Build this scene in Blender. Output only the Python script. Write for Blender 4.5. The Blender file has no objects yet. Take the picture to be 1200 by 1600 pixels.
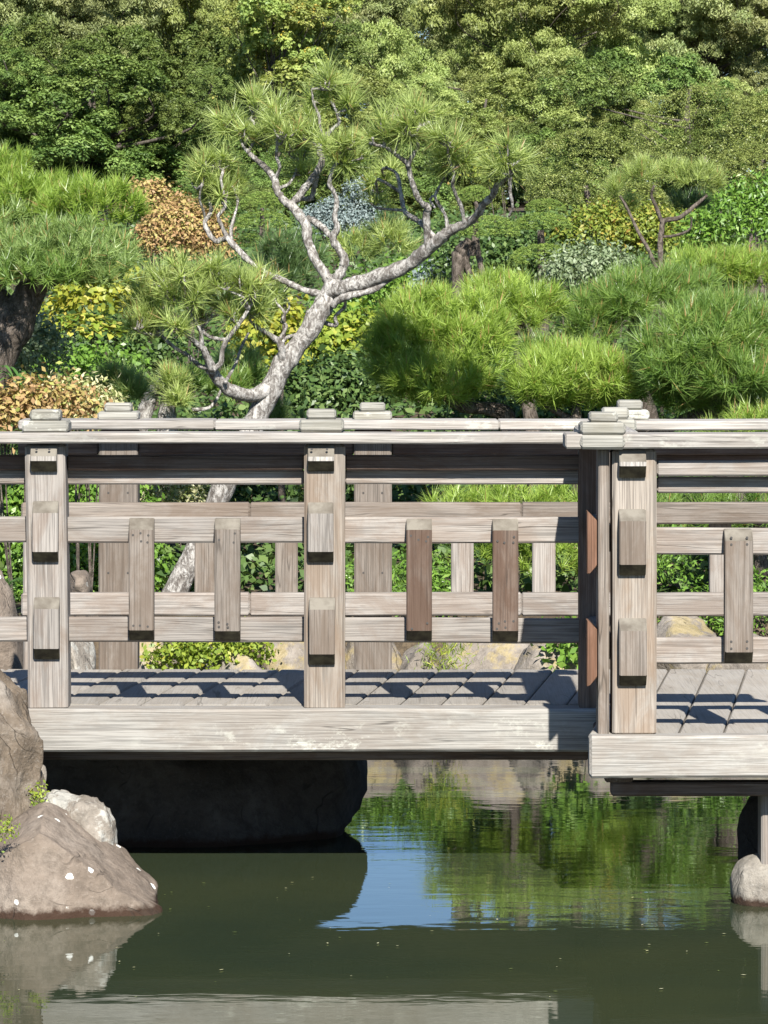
import bpy, math, random
import numpy as np
from mathutils import Vector, Matrix, noise as mnoise

random.seed(7)
rng = np.random.default_rng(11)
scene = bpy.context.scene
COL = scene.collection
R = math.radians

# ------------------------------------------------------------------ camera
F = 6372.0            # focal length in photo pixels (photo 1200 x 1600)
H = 1.976             # eye height above the pond
YH = 445.0            # horizon row
cam = bpy.data.cameras.new('camera')
cam.sensor_width = 36.0
cam.lens = F / 1600 * 36.0
cam.shift_y = -(800 - YH) / 1600
cam.clip_start = 0.5
cam.clip_end = 3000
camo = bpy.data.objects.new('camera', cam)
camo.location = (0, 0, H)
camo.rotation_euler = (R(90), 0, 0)
COL.objects.link(camo)
scene.camera = camo

# ------------------------------------------------------------------ sky and sun
SUN_EL, SUN_AZ = R(39), R(7)
to_sun = Vector((math.cos(SUN_EL) * math.sin(SUN_AZ), -math.cos(SUN_EL) * math.cos(SUN_AZ), math.sin(SUN_EL)))
world = bpy.data.worlds.new('World')
scene.world = world
world.use_nodes = True
wn = world.node_tree
wn.nodes.clear()
sky = wn.nodes.new('ShaderNodeTexSky')
sky.sky_type = 'NISHITA'
sky.sun_disc = False
sky.sun_elevation = SUN_EL
sky.sun_rotation = math.atan2(to_sun.x, to_sun.y)
sky.air_density = 1.0
sky.dust_density = 0.0
sky.ozone_density = 6.0
sky.altitude = 1500
bg = wn.nodes.new('ShaderNodeBackground')
bg.inputs['Strength'].default_value = 0.068
wo = wn.nodes.new('ShaderNodeOutputWorld')
wn.links.new(sky.outputs[0], bg.inputs[0])
wn.links.new(bg.outputs[0], wo.inputs[0])
sun = bpy.data.lights.new('sun', 'SUN')
sun.energy = 5.0
sun.angle = R(0.5)
sun.color = (1.0, 0.96, 0.90)
suno = bpy.data.objects.new('sun', sun)
suno.rotation_euler = (-to_sun).to_track_quat('-Z', 'Y').to_euler()
COL.objects.link(suno)
scene.view_settings.view_transform = 'Standard'
scene.view_settings.look = 'None'
scene.view_settings.exposure = 1.1
scene.view_settings.gamma = 1.0
scene.cycles.max_bounces = 8
scene.cycles.transmission_bounces = 4
scene.cycles.use_denoising = True


# ------------------------------------------------------------------ helpers
def P(x, y, d):
    """world point that stands d metres out and is seen at photo pixel x, y"""
    return Vector(((x - 600) * d / F, d, H - (y - YH) * d / F))


def px(d):
    return d / F


def link(o, parent=None):
    COL.objects.link(o)
    if parent is not None:
        o.parent = parent
    return o


def tag(o, label=None, cat=None, group=None, kind=None):
    if label: o['label'] = label
    if cat: o['category'] = cat
    if group: o['group'] = group
    if kind: o['kind'] = kind
    return o


def empty(name, loc=(0, 0, 0), parent=None):
    o = bpy.data.objects.new(name, None)
    o.location = loc
    o.empty_display_size = 0.1
    return link(o, parent)


def np_mesh(name, V, k, var=None, smooth=False):
    """V: (n*k,3) vertices of n separate k-gons"""
    V = np.ascontiguousarray(V, dtype=np.float32).reshape(-1, 3)
    n = len(V) // k
    me = bpy.data.meshes.new(name)
    me.vertices.add(n * k)
    me.vertices.foreach_set('co', V.ravel())
    me.loops.add(n * k)
    me.loops.foreach_set('vertex_index', np.arange(n * k, dtype=np.int32))
    me.polygons.add(n)
    me.polygons.foreach_set('loop_start', np.arange(0, n * k, k, dtype=np.int32))
    me.update(calc_edges=True)
    if var is not None:
        a = me.attributes.new('var', 'FLOAT', 'POINT')
        a.data.foreach_set('value', np.repeat(np.asarray(var, dtype=np.float32), k))
    return me


def obj(name, me, mat, parent=None, loc=None):
    o = bpy.data.objects.new(name, me)
    if mat and not me.materials:
        me.materials.append(mat)
    if loc is not None:
        o.location = loc
    return link(o, parent)


def pyd(name, verts, faces, smooth=False):
    me = bpy.data.meshes.new(name)
    me.from_pydata([tuple(v) for v in verts], [], faces)
    me.update()
    if smooth:
        me.polygons.foreach_set('use_smooth', [True] * len(me.polygons))
    return me


def nrm(a):
    return a / np.maximum(np.linalg.norm(a, axis=-1, keepdims=True), 1e-9)


# ------------------------------------------------------------------ materials
class NT:
    def __init__(self, name):
        self.m = bpy.data.materials.new(name)
        self.m.use_nodes = True
        self.t = self.m.node_tree
        self.t.nodes.clear()
        self.out = self.n('ShaderNodeOutputMaterial')

    def n(self, typ, **kw):
        nd = self.t.nodes.new(typ)
        for k, v in kw.items():
            setattr(nd, k, v)
        return nd

    def l(self, a, b):
        self.t.links.new(a, b)

    def set(self, nd, **kw):
        for k, v in kw.items():
            nd.inputs[k.replace('_', ' ')].default_value = v
        return nd

    def ramp(self, fac, stops, interp='LINEAR'):
        r = self.n('ShaderNodeValToRGB')
        r.color_ramp.interpolation = interp
        e = r.color_ramp.elements
        while len(e) < len(stops):
            e.new(0.5)
        for el, (p, c) in zip(e, stops):
            el.position = p
            el.color = (c[0], c[1], c[2], 1) if not isinstance(c, (int, float)) else (c, c, c, 1)
        self.l(fac, r.inputs[0])
        return r.outputs[0]

    def noise(self, vec, scale, detail=4, rough=0.55, dist=0.0):
        nd = self.n('ShaderNodeTexNoise')
        self.set(nd, Scale=scale, Detail=detail, Roughness=rough, Distortion=dist)
        if vec is not None:
            self.l(vec, nd.inputs['Vector'])
        return nd.outputs[0]

    def mix(self, fac, a, b, mode='MIX'):
        nd = self.n('ShaderNodeMix', data_type='RGBA', blend_type=mode)
        for s, v in ((nd.inputs[0], fac), (nd.inputs[6], a), (nd.inputs[7], b)):
            if hasattr(v, 'is_output'):
                self.l(v, s)
            elif isinstance(v, (int, float)):
                s.default_value = v
            else:
                s.default_value = (v[0], v[1], v[2], 1)
        return nd.outputs[2]

    def math(self, op, a, b=0.0, clamp=False):
        nd = self.n('ShaderNodeMath', operation=op, use_clamp=clamp)
        for s, v in ((nd.inputs[0], a), (nd.inputs[1], b)):
            if hasattr(v, 'is_output'):
                self.l(v, s)
            else:
                s.default_value = v
        return nd.outputs[0]

    def mapped(self, scale, src='Object', rnd=0.0):
        tc = self.n('ShaderNodeTexCoord')
        v = tc.outputs[src]
        if rnd:
            oi = self.n('ShaderNodeObjectInfo')
            va = self.n('ShaderNodeVectorMath', operation='SCALE')
            cx = self.n('ShaderNodeCombineXYZ')
            for i in range(3):
                self.l(oi.outputs['Random'], cx.inputs[i])
            self.l(cx.outputs[0], va.inputs[0])
            va.inputs['Scale'].default_value = rnd
            ad = self.n('ShaderNodeVectorMath', operation='ADD')
            self.l(v, ad.inputs[0])
            self.l(va.outputs[0], ad.inputs[1])
            v = ad.outputs[0]
        mp = self.n('ShaderNodeMapping')
        mp.inputs['Scale'].default_value = scale
        self.l(v, mp.inputs['Vector'])
        return mp.outputs[0]

    def bump(self, h, strength, dist, prev=None):
        b = self.n('ShaderNodeBump')
        self.set(b, Strength=strength, Distance=dist)
        self.l(h, b.inputs['Height'])
        if prev is not None:
            self.l(prev, b.inputs['Normal'])
        return b.outputs[0]

    def principled(self, col, rough=0.8, normal=None, spec=0.3):
        p = self.n('ShaderNodeBsdfPrincipled')
        if hasattr(col, 'is_output'):
            self.l(col, p.inputs['Base Color'])
        else:
            p.inputs['Base Color'].default_value = (*col, 1)
        if hasattr(rough, 'is_output'):
            self.l(rough, p.inputs['Roughness'])
        else:
            p.inputs['Roughness'].default_value = rough
        p.inputs['Specular IOR Level'].default_value = spec
        if normal is not None:
            self.l(normal, p.inputs['Normal'])
        return p

    def done(self, shader):
        self.l(shader, self.out.inputs['Surface'])
        return self.m


def leaf_mat(name, stops, trans=0.35, rough=0.5, spec=0.35, tint=(1.15, 1.2, 0.6), lobe=0.0):
    """stops: colours along the per-leaf variation attribute"""
    N = NT(name)
    at = N.n('ShaderNodeAttribute', attribute_name='var')
    c = N.ramp(at.outputs['Fac'], stops)
    if lobe:
        oi = N.n('ShaderNodeObjectInfo')
        hs = N.n('ShaderNodeHueSaturation')
        N.l(N.math('ADD', N.math('MULTIPLY', oi.outputs['Random'], lobe), 1 - lobe / 2), hs.inputs['Value'])
        N.l(N.math('ADD', N.math('MULTIPLY', oi.outputs['Random'], 0.03), 0.482), hs.inputs['Hue'])
        N.l(c, hs.inputs['Color'])
        c = hs.outputs[0]
    p = N.principled(c, rough, spec=spec)
    t = N.n('ShaderNodeBsdfTranslucent')
    N.l(N.mix(1.0, c, tint, 'MULTIPLY'), t.inputs['Color'])
    m = N.n('ShaderNodeMixShader')
    m.inputs[0].default_value = trans
    N.l(p.outputs[0], m.inputs[1])
    N.l(t.outputs[0], m.inputs[2])
    return N.done(m.outputs[0])


def wood_mat(name, base, dark, light, lichen=0.0, streak=0.5, brown=(0.16, 0.09, 0.055), brownness=0.35, bump=0.6):
    N = NT(name)
    long_ = N.mapped((1.6, 75, 75), rnd=17.0)       # grain along local X
    fine = N.mapped((4.0, 240, 240), rnd=23.0)
    blot = N.mapped((3.4, 9, 9), rnd=31.0)
    g = N.noise(long_, 1.0, 5, 0.6, 0.6)
    f = N.noise(fine, 1.0, 3, 0.6)
    b = N.noise(blot, 1.0, 6, 0.7, 0.6)
    c = N.ramp(g, [(0.26, [x * 0.85 for x in dark]), (0.42, base), (0.60, base), (0.78, light)])
    c = N.mix(N.ramp(f, [(0.38, 0.85 if bump > 0.3 else 0.3), (0.56, 0.0)]), c, [x * 0.5 for x in base])
    c = N.mix(N.math('MULTIPLY', N.ramp(b, [(0.44, 0.0), (0.6, 1.0)]), brownness), c, brown)
    oi = N.n('ShaderNodeObjectInfo')
    hs = N.n('ShaderNodeHueSaturation')
    hs.inputs['Saturation'].default_value = 1.0
    N.l(N.math('ADD', N.math('MULTIPLY', oi.outputs['Random'], 0.30), 0.88), hs.inputs['Value'])
    N.l(c, hs.inputs['Color'])
    c = hs.outputs[0]
    # checks: long thin dark cracks
    ck = N.noise(N.mapped((1.3, 26, 26), rnd=41.0), 1.0, 2, 0.4, 0.3)
    crack = N.ramp(ck, [(0.485, 0.0), (0.497, 1.0), (0.503, 1.0), (0.515, 0.0)])
    cm = N.noise(N.mapped((3, 9, 9), rnd=43.0), 1.0, 2)
    crack = N.math('MULTIPLY', crack, N.ramp(cm, [(0.5, 0.0), (0.6, streak)]))
    c = N.mix(crack, c, (0.03, 0.025, 0.02))
    if lichen:
        li = N.noise(N.mapped((9, 14, 14), rnd=51.0), 1.0, 6, 0.75)
        ar = N.noise(N.mapped((1.6, 3, 3), rnd=53.0), 1.0, 2)
        lf = N.math('MULTIPLY', N.ramp(li, [(0.52, 0.0), (0.6, 1.0)]), N.ramp(ar, [(0.48, 0.0), (0.58, lichen)]))
        c = N.mix(lf, c, (0.62, 0.63, 0.54))
    h = N.math('SUBTRACT', N.math('ADD', N.math('MULTIPLY', g, 0.7), N.math('MULTIPLY', f, 0.5)), N.math('MULTIPLY', crack, 1.2))
    nb = N.bump(h, bump, 0.004)
    p = N.principled(c, 0.85, nb, 0.2)
    return N.done(p.outputs[0])


def rock_mat(name, base, dark, light, spots=0.0, yellow=0.0, wet=True, patch=0.0):
    N = NT(name)
    v = N.mapped((1, 1, 1), rnd=13.0)
    n1 = N.noise(v, 3.2, 8, 0.62)
    n2 = N.noise(v, 24, 6, 0.7)
    n3 = N.noise(v, 90, 3, 0.6)
    c = N.ramp(n1, [(0.3, dark), (0.5, base), (0.68, light)])
    c = N.mix(N.ramp(n2, [(0.35, 0.7), (0.55, 0.0)]), c, [x * 0.55 for x in base])
    c = N.mix(N.ramp(n3, [(0.55, 0.0), (0.75, 0.6)]), c, light)
    if spots:
        vo = N.n('ShaderNodeTexVoronoi')
        vo.inputs['Scale'].default_value = 17
        N.l(v, vo.inputs['Vector'])
        cs = N.n('ShaderNodeSeparateColor')
        N.l(vo.outputs['Color'], cs.inputs[0])
        wob = N.math('ADD', vo.outputs['Distance'], N.math('MULTIPLY', N.noise(v, 45, 3), 0.34))
        m = N.math('MULTIPLY', N.ramp(wob, [(0.33, 1.0), (0.37, 0.0)]), N.ramp(cs.outputs[0], [(0.86 - spots * 0.2, 0.0), (0.87 - spots * 0.2, 1.0)]))
        c = N.mix(m, c, (0.72, 0.72, 0.66))
    if yellow:
        y = N.math('MULTIPLY', N.ramp(N.noise(v, 4.5, 5, 0.7), [(0.52, 0.0), (0.6, 1.0)]), yellow)
        c = N.mix(y, c, (0.48, 0.36, 0.07))
    if patch:
        y = N.math('MULTIPLY', N.ramp(N.noise(v, 5.5, 6, 0.75), [(0.5, 0.0), (0.56, 1.0)]), patch)
        c = N.mix(y, c, (0.50, 0.50, 0.45))
    if wet:
        ge = N.n('ShaderNodeNewGeometry')
        sx = N.n('ShaderNodeSeparateXYZ')
        N.l(ge.outputs['Position'], sx.inputs[0])
        zz = N.math('ADD', sx.outputs['Z'], N.math('MULTIPLY', N.math('SUBTRACT', n2, 0.5), 0.05))
        w = N.ramp(N.math('MULTIPLY', zz, 10.0), [(0.16, 1.0), (0.34, 0.0)])
        c = N.mix(N.math('MULTIPLY', w, 0.93), c, (0.03, 0.014, 0.007))
    ck = N.noise(v, 2.6, 3, 0.5, 1.5)
    crack = N.math('MULTIPLY', N.ramp(ck, [(0.488, 0.0), (0.498, 1.0), (0.502, 1.0), (0.512, 0.0)]), N.ramp(N.noise(v, 5.0, 2), [(0.48, 0.0), (0.6, 0.45)]))
    c = N.mix(crack, c, [x * 0.3 for x in dark])
    hh = N.math('SUBTRACT', N.math('ADD', N.math('MULTIPLY', n2, 1.0), N.math('MULTIPLY', n3, 0.3)), N.math('MULTIPLY', crack, 1.0))
    nb = N.bump(hh, 0.8, 0.014)
    p = N.principled(c, 0.9, nb, 0.2)
    return N.done(p.outputs[0])


def bark_mat(name, light, dark, scale=1.0):
    """plated bark: ragged dark fissures between pale flakes, no regular cells"""
    N = NT(name)
    v = N.mapped((1, 1, 0.5))
    n1 = N.noise(v, 22 * scale, 6, 0.7, 1.2)
    n2 = N.noise(v, 60 * scale, 5, 0.75, 0.6)
    n3 = N.noise(v, 6 * scale, 3, 0.6)
    f = N.ramp(n1, [(0.42, 0.0), (0.54, 1.0)])
    c = N.mix(f, [(a * 0.8 + b * 0.2) for a, b in zip(dark, light)], N.ramp(n3, [(0.3, [x * 0.72 for x in light]), (0.6, light), (0.75, [min(1, x * 1.2) for x in light])]))
    c = N.mix(N.ramp(n2, [(0.40, 0.9), (0.55, 0.0)]), c, dark)
    nb = N.bump(N.math('ADD', N.math('MULTIPLY', n1, 1.3), n2), 0.9, 0.012)
    p = N.principled(c, 0.9, nb, 0.15)
    return N.done(p.outputs[0])


M = {}
M['wood_grey'] = wood_mat('weathered_grey_wood', (0.275, 0.25, 0.222), (0.14, 0.122, 0.104), (0.39, 0.365, 0.33), brownness=0.45, brown=(0.15, 0.105, 0.075))
M['wood_pale'] = wood_mat('bleached_wood', (0.36, 0.335, 0.30), (0.20, 0.18, 0.155), (0.48, 0.455, 0.415), lichen=0.3, brownness=0.3, brown=(0.22, 0.18, 0.14))
M['wood_beam'] = wood_mat('bleached_beam_wood', (0.34, 0.322, 0.288), (0.165, 0.15, 0.128), (0.48, 0.46, 0.42), lichen=0.4, brownness=0.4, brown=(0.19, 0.15, 0.115))
M['wood_brown'] = wood_mat('brown_wood', (0.135, 0.10, 0.078), (0.06, 0.043, 0.033), (0.21, 0.165, 0.135), brownness=0.55, brown=(0.075, 0.04, 0.024))
M['wood_mid'] = wood_mat('brownish_grey_wood', (0.205, 0.176, 0.148), (0.098, 0.079, 0.063), (0.30, 0.268, 0.232), brownness=0.55, brown=(0.112, 0.08, 0.056))
M['wood_warm'] = wood_mat('warm_weathered_wood', (0.262, 0.228, 0.19), (0.145, 0.115, 0.088), (0.38, 0.345, 0.30), brownness=0.55, brown=(0.175, 0.12, 0.078))
M['wood_cap'] = wood_mat('lichened_cap_wood', (0.30, 0.29, 0.252), (0.18, 0.168, 0.135), (0.42, 0.41, 0.37), lichen=0.6, brownness=0.3, brown=(0.15, 0.13, 0.08))
M['wood_red'] = wood_mat('reddish_wood', (0.165, 0.09, 0.058), (0.10, 0.045, 0.025), (0.25, 0.135, 0.08), brownness=0.5, brown=(0.08, 0.04, 0.02))
M['wood_deck'] = wood_mat('deck_plank_wood', (0.288, 0.265, 0.230), (0.228, 0.208, 0.179), (0.335, 0.311, 0.273), brownness=0.3, brown=(0.189, 0.155, 0.116), bump=0.12)
def end_mat():
    N = NT('cut_end_wood')
    n = N.noise(N.mapped((14, 14, 14), rnd=9.0), 1.0, 4, 0.6)
    c = N.ramp(n, [(0.35, (0.11, 0.095, 0.075)), (0.6, (0.19, 0.172, 0.14))])
    return N.done(N.principled(c, 0.9, N.bump(n, 0.4, 0.004), 0.2).outputs[0])


M['wood_end'] = end_mat()
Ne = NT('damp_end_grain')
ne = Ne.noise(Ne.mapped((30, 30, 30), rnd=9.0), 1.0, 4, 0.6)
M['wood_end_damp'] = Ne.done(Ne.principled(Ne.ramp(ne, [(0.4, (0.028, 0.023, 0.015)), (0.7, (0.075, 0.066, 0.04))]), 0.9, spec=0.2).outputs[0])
M['rock_brown'] = rock_mat('brown_sandstone', (0.185, 0.148, 0.115), (0.12, 0.092, 0.068), (0.25, 0.21, 0.17), spots=0.75)
M['rock_tall'] = rock_mat('weathered_boulder', (0.15, 0.118, 0.085), (0.075, 0.055, 0.038), (0.25, 0.22, 0.185))
M['rock_pale'] = rock_mat('pale_rock', (0.235, 0.205, 0.168), (0.16, 0.135, 0.105), (0.33, 0.30, 0.255), patch=0.5)
M['rock_bank'] = rock_mat('bank_rock', (0.225, 0.195, 0.162), (0.115, 0.098, 0.078), (0.32, 0.285, 0.245), yellow=0.28)
M['rock_grey'] = rock_mat('grey_rock', (0.27, 0.245, 0.205), (0.18, 0.155, 0.125), (0.36, 0.335, 0.29))
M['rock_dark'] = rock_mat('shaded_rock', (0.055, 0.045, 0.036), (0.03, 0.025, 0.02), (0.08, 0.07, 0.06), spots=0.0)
M['bark'] = bark_mat('pine_bark', (0.52, 0.495, 0.455), (0.10, 0.085, 0.072))
M['bark_dark'] = bark_mat('dark_bark', (0.20, 0.165, 0.135), (0.05, 0.04, 0.03))
M['bark_far'] = bark_mat('far_bark', (0.15, 0.13, 0.105), (0.06, 0.05, 0.04), 0.3)

# needles and leaves: colour of the leaf itself, varied leaf by leaf
def needle(name, a, b, dead=(0.40, 0.26, 0.11), trans=0.3):
    return leaf_mat(name, [(0.0, a), (0.9, b), (0.955, b), (0.985, dead)], trans, 0.38, 0.5)


M['n_main'] = needle('pine_needles_olive', (0.215, 0.285, 0.075), (0.47, 0.55, 0.19), trans=0.4)
M['n_bright'] = needle('pine_needles_yellow_green', (0.18, 0.28, 0.04), (0.40, 0.52, 0.11), trans=0.4)
M['n_green'] = needle('pine_needles_green', (0.115, 0.215, 0.045), (0.27, 0.38, 0.09), trans=0.4)
M['n_blue'] = needle('pine_needles_blue_green', (0.15, 0.24, 0.062), (0.33, 0.43, 0.145), trans=0.35)
M['n_vivid'] = needle('pine_needles_vivid', (0.15, 0.25, 0.028), (0.33, 0.44, 0.085), trans=0.4)
M['n_dark'] = needle('pine_needles_dark', (0.06, 0.12, 0.04), (0.14, 0.21, 0.07))
G = leaf_mat
M['l_oak'] = G('oak_leaves', [(0, (0.067, 0.112, 0.028)), (0.6, (0.140, 0.202, 0.047)), (1, (0.246, 0.314, 0.090))], 0.25, 0.5, 0.25, lobe=0.5)
M['l_euc'] = G('eucalyptus_leaves', [(0, (0.152, 0.201, 0.055)), (0.55, (0.287, 0.342, 0.098)), (0.98, (0.427, 0.470, 0.171)), (1, (0.415, 0.268, 0.146))], 0.3, 0.5, lobe=0.45)
M['l_euc2'] = G('olive_far_leaves', [(0, (0.134, 0.173, 0.064)), (0.55, (0.256, 0.301, 0.109)), (0.98, (0.397, 0.429, 0.179)), (1, (0.410, 0.256, 0.141))], 0.3, 0.5, lobe=0.45)
M['l_poplar'] = G('poplar_leaves', [(0, (0.15, 0.21, 0.05)), (0.55, (0.29, 0.35, 0.09)), (0.88, (0.40, 0.43, 0.12)), (0.94, (0.56, 0.40, 0.07)), (1, (0.58, 0.40, 0.08))], 0.35, 0.5, lobe=0.4)
M['l_camellia'] = G('glossy_hedge_leaves', [(0, (0.085, 0.12, 0.028)), (0.6, (0.21, 0.25, 0.06)), (0.95, (0.34, 0.37, 0.12)), (1, (0.36, 0.28, 0.13))], 0.2, 0.42, 0.35)
M['l_yew'] = G('yew_leaves', [(0, (0.094, 0.163, 0.033)), (0.6, (0.225, 0.319, 0.065)), (1, (0.362, 0.450, 0.106))], 0.15, 0.5)
M['l_spruce'] = G('blue_spruce_leaves', [(0, (0.10, 0.14, 0.13)), (0.6, (0.20, 0.25, 0.24)), (1, (0.30, 0.35, 0.33))], 0.1, 0.6)
M['l_orange'] = G('rusty_leaves', [(0, (0.22, 0.135, 0.06)), (0.4, (0.38, 0.235, 0.11)), (0.7, (0.43, 0.34, 0.12)), (1, (0.30, 0.35, 0.08))], 0.25, 0.55)
M['l_yellow'] = G('yellow_leaves', [(0, (0.15, 0.22, 0.03)), (0.5, (0.32, 0.35, 0.045)), (1, (0.55, 0.45, 0.08))], 0.35, 0.45)
M['l_yellowgreen'] = G('yellow_green_leaves', [(0, (0.138, 0.218, 0.029)), (0.7, (0.287, 0.356, 0.052)), (1, (0.483, 0.414, 0.057))], 0.35, 0.45)
M['l_green'] = G('fresh_green_leaves', [(0, (0.078, 0.156, 0.026)), (0.6, (0.156, 0.286, 0.039)), (1, (0.260, 0.390, 0.078))], 0.3, 0.4, 0.45)
M['l_gloss'] = G('dark_glossy_leaves', [(0, (0.036, 0.072, 0.022)), (0.6, (0.084, 0.144, 0.036)), (1, (0.168, 0.228, 0.072))], 0.2, 0.42, 0.3)
M['l_varieg'] = G('variegated_leaves', [(0, (0.15, 0.19, 0.05)), (0.35, (0.22, 0.26, 0.08)), (0.5, (0.55, 0.52, 0.28)), (1, (0.68, 0.65, 0.42))], 0.25, 0.5)
M['l_sage'] = G('grey_green_leaves', [(0, (0.12, 0.17, 0.08)), (0.7, (0.25, 0.31, 0.17)), (1, (0.42, 0.46, 0.32))], 0.25, 0.5)
M['l_redyellow'] = G('autumn_leaves', [(0, (0.12, 0.19, 0.03)), (0.6, (0.25, 0.30, 0.05)), (0.85, (0.36, 0.31, 0.06)), (0.95, (0.36, 0.17, 0.06)), (1, (0.40, 0.09, 0.06))], 0.3, 0.5)
M['l_fern'] = G('fern_leaves', [(0, (0.06, 0.14, 0.03)), (1, (0.15, 0.27, 0.06))], 0.3, 0.45)


def ground_mat():
    N = NT('mulch_soil')
    v = N.mapped((1, 1, 1))
    n1 = N.noise(v, 2.0, 6, 0.6)
    n2 = N.noise(v, 40, 5, 0.7)
    c = N.ramp(n1, [(0.35, (0.075, 0.055, 0.035)), (0.6, (0.14, 0.105, 0.065)), (0.75, (0.10, 0.11, 0.04))])
    c = N.mix(N.ramp(n2, [(0.4, 0.7), (0.6, 0.0)]), c, (0.04, 0.03, 0.02))
    return N.done(N.principled(c, 0.95, N.bump(n2, 0.8, 0.03)).outputs[0])


def water_mat():
    N = NT('pond_water')
    tc = N.n('ShaderNodeTexCoord')
    mp = N.n('ShaderNodeMapping'); mp.inputs['Scale'].default_value = (3.2, 7.0, 1)
    N.l(tc.outputs['Object'], mp.inputs['Vector'])
    n1 = N.noise(mp.outputs[0], 1.0, 2, 0.5, 0.4)
    mp2 = N.n('ShaderNodeMapping'); mp2.inputs['Scale'].default_value = (9, 26.0, 1)
    N.l(tc.outputs['Object'], mp2.inputs['Vector'])
    n2 = N.noise(mp2.outputs[0], 1.0, 2, 0.5, 0.3)
    # calm and ruffled patches
    mp3 = N.n('ShaderNodeMapping'); mp3.inputs['Scale'].default_value = (0.5, 0.45, 1)
    N.l(tc.outputs['Object'], mp3.inputs['Vector'])
    pt = N.ramp(N.noise(mp3.outputs[0], 1.0, 2), [(0.38, 0.25), (0.62, 1.0)])
    h = N.math('ADD', N.math('MULTIPLY', n1, 0.7), N.math('MULTIPLY', N.math('MULTIPLY', n2, 0.3), pt))
    nb = N.bump(h, 0.12, 0.008)
    mk = N.noise(N.mapped((0.7, 0.7, 1)), 1.0, 4, 0.6)
    c = N.ramp(mk, [(0.3, (0.024, 0.034, 0.019)), (0.7, (0.036, 0.044, 0.020))])
    p = N.principled(c, 0.015, nb, 0.5)
    p.inputs['IOR'].default_value = 1.333
    return N.done(p.outputs[0])


M['ground'] = ground_mat()
M['water'] = water_mat()
Nn = NT('nail_steel')
M['nail'] = Nn.done(Nn.principled((0.05, 0.045, 0.04), 0.6, spec=0.4).outputs[0])


# ------------------------------------------------------------------ setting: ground and water
GPY = [19.5, 20.5, 22, 25, 30, 35, 45, 60, 80, 120, 200, 900]
GPZ = [0.40, 0.44, 0.56, 0.95, 1.45, 1.95, 2.5, 3.0, 3.5, 4.5, 6.0, 6.0]


def gprof(y):
    return float(np.interp(y, GPY, GPZ))


def terrain():
    xs = np.concatenate([np.linspace(-300, -14, 14), np.linspace(-12, 12, 97), np.linspace(14, 300, 14)])
    ys = np.concatenate([np.array([-120, -40, -8.0, 0, 8, 14]), np.linspace(17, 24, 57), np.linspace(25, 60, 36), np.array([70, 85, 100, 130, 200, 400, 900.0])])
    V = []
    for y in ys:
        for x in xs:
            shore = 18.9 + 0.35 * mnoise.noise(Vector((x * 0.5, 0, 3.1))) + 0.12 * x * (1 if x < 0 else -0.25)
            t = min(max((y - shore + 0.15) / 0.9, 0), 1)
            t = t * t * (3 - 2 * t)
            hi = gprof(y)
            z = -0.7 + (hi + 0.7) * t
            if y < -3:
                z = -0.7 + 0.9 * min(1, (-3 - y) / 5)
            z += 0.05 * mnoise.noise(Vector((x * 1.3, y * 1.3, 0))) * t
            V.append((x, y, z))
    nx, ny = len(xs), len(ys)
    Fc = [(j * nx + i, j * nx + i + 1, (j + 1) * nx + i + 1, (j + 1) * nx + i) for j in range(ny - 1) for i in range(nx - 1)]
    me = pyd('ground', V, Fc, True)
    return tag(obj('ground', me, M['ground']), kind='structure')


terrain()
me = pyd('water', [(-60, -4.5, 0), (60, -4.5, 0), (60, 22, 0), (-60, 22, 0)], [(0, 1, 2, 3)])
tag(obj('pond_water', me, M['water']), kind='structure')


# ------------------------------------------------------------------ timber pieces
ROT = {'X': (0, 0, 0), 'Y': (0, 0, R(90)), 'Z': (0, R(-90), 0)}


def board(name, x0, x1, y0, y1, z0, z1, mat, parent, axis='X', bev=0.006, warp=0.002, ends=True):
    """a sawn timber: long axis along local X so the grain follows it, edges eased, slightly out of true"""
    dims = {'X': (x1 - x0, y1 - y0, z1 - z0), 'Y': (y1 - y0, x1 - x0, z1 - z0), 'Z': (z1 - z0, y1 - y0, x1 - x0)}[axis]
    L, W, T = dims
    w, t = W / 2, T / 2
    b = min(bev, w * 0.4, t * 0.4)
    n = max(2, min(14, int(L / 0.12)))
    xs = [-L / 2, -L / 2 + b] + [-L / 2 + b + (L - 2 * b) * i / n for i in range(1, n)] + [L / 2 - b, L / 2]
    sd = random.random() * 100
    V = []
    for k, x in enumerate(xs):
        ins = b if k in (0, len(xs) - 1) else 0
        oy = warp * mnoise.noise(Vector((x * 1.7, sd, 0)))
        oz = warp * mnoise.noise(Vector((x * 1.7, sd, 7)))
        ww, tt = w - ins, t - ins
        for (a, c) in ((-ww + b, -tt), (ww - b, -tt), (ww, -tt + b), (ww, tt - b), (ww - b, tt), (-ww + b, tt), (-ww, tt - b), (-ww, -tt + b)):
            j = 0.35 * warp * mnoise.noise(Vector((x * 9, a * 40, c * 40 + sd)))
            V.append((x, a + oy + j, c + oz + j))
    Fc = [tuple(range(7, -1, -1)), tuple(range((len(xs) - 1) * 8, len(xs) * 8))]
    for k in range(len(xs) - 1):
        for i in range(8):
            Fc.append((k * 8 + i, k * 8 + (i + 1) % 8, (k + 1) * 8 + (i + 1) % 8, (k + 1) * 8 + i))
    me = pyd(name, V, Fc)
    o = obj(name, me, mat, parent, ((x0 + x1) / 2, (y0 + y1) / 2, (z0 + z1) / 2))
    o.rotation_euler = ROT[axis]
    return o


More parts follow.
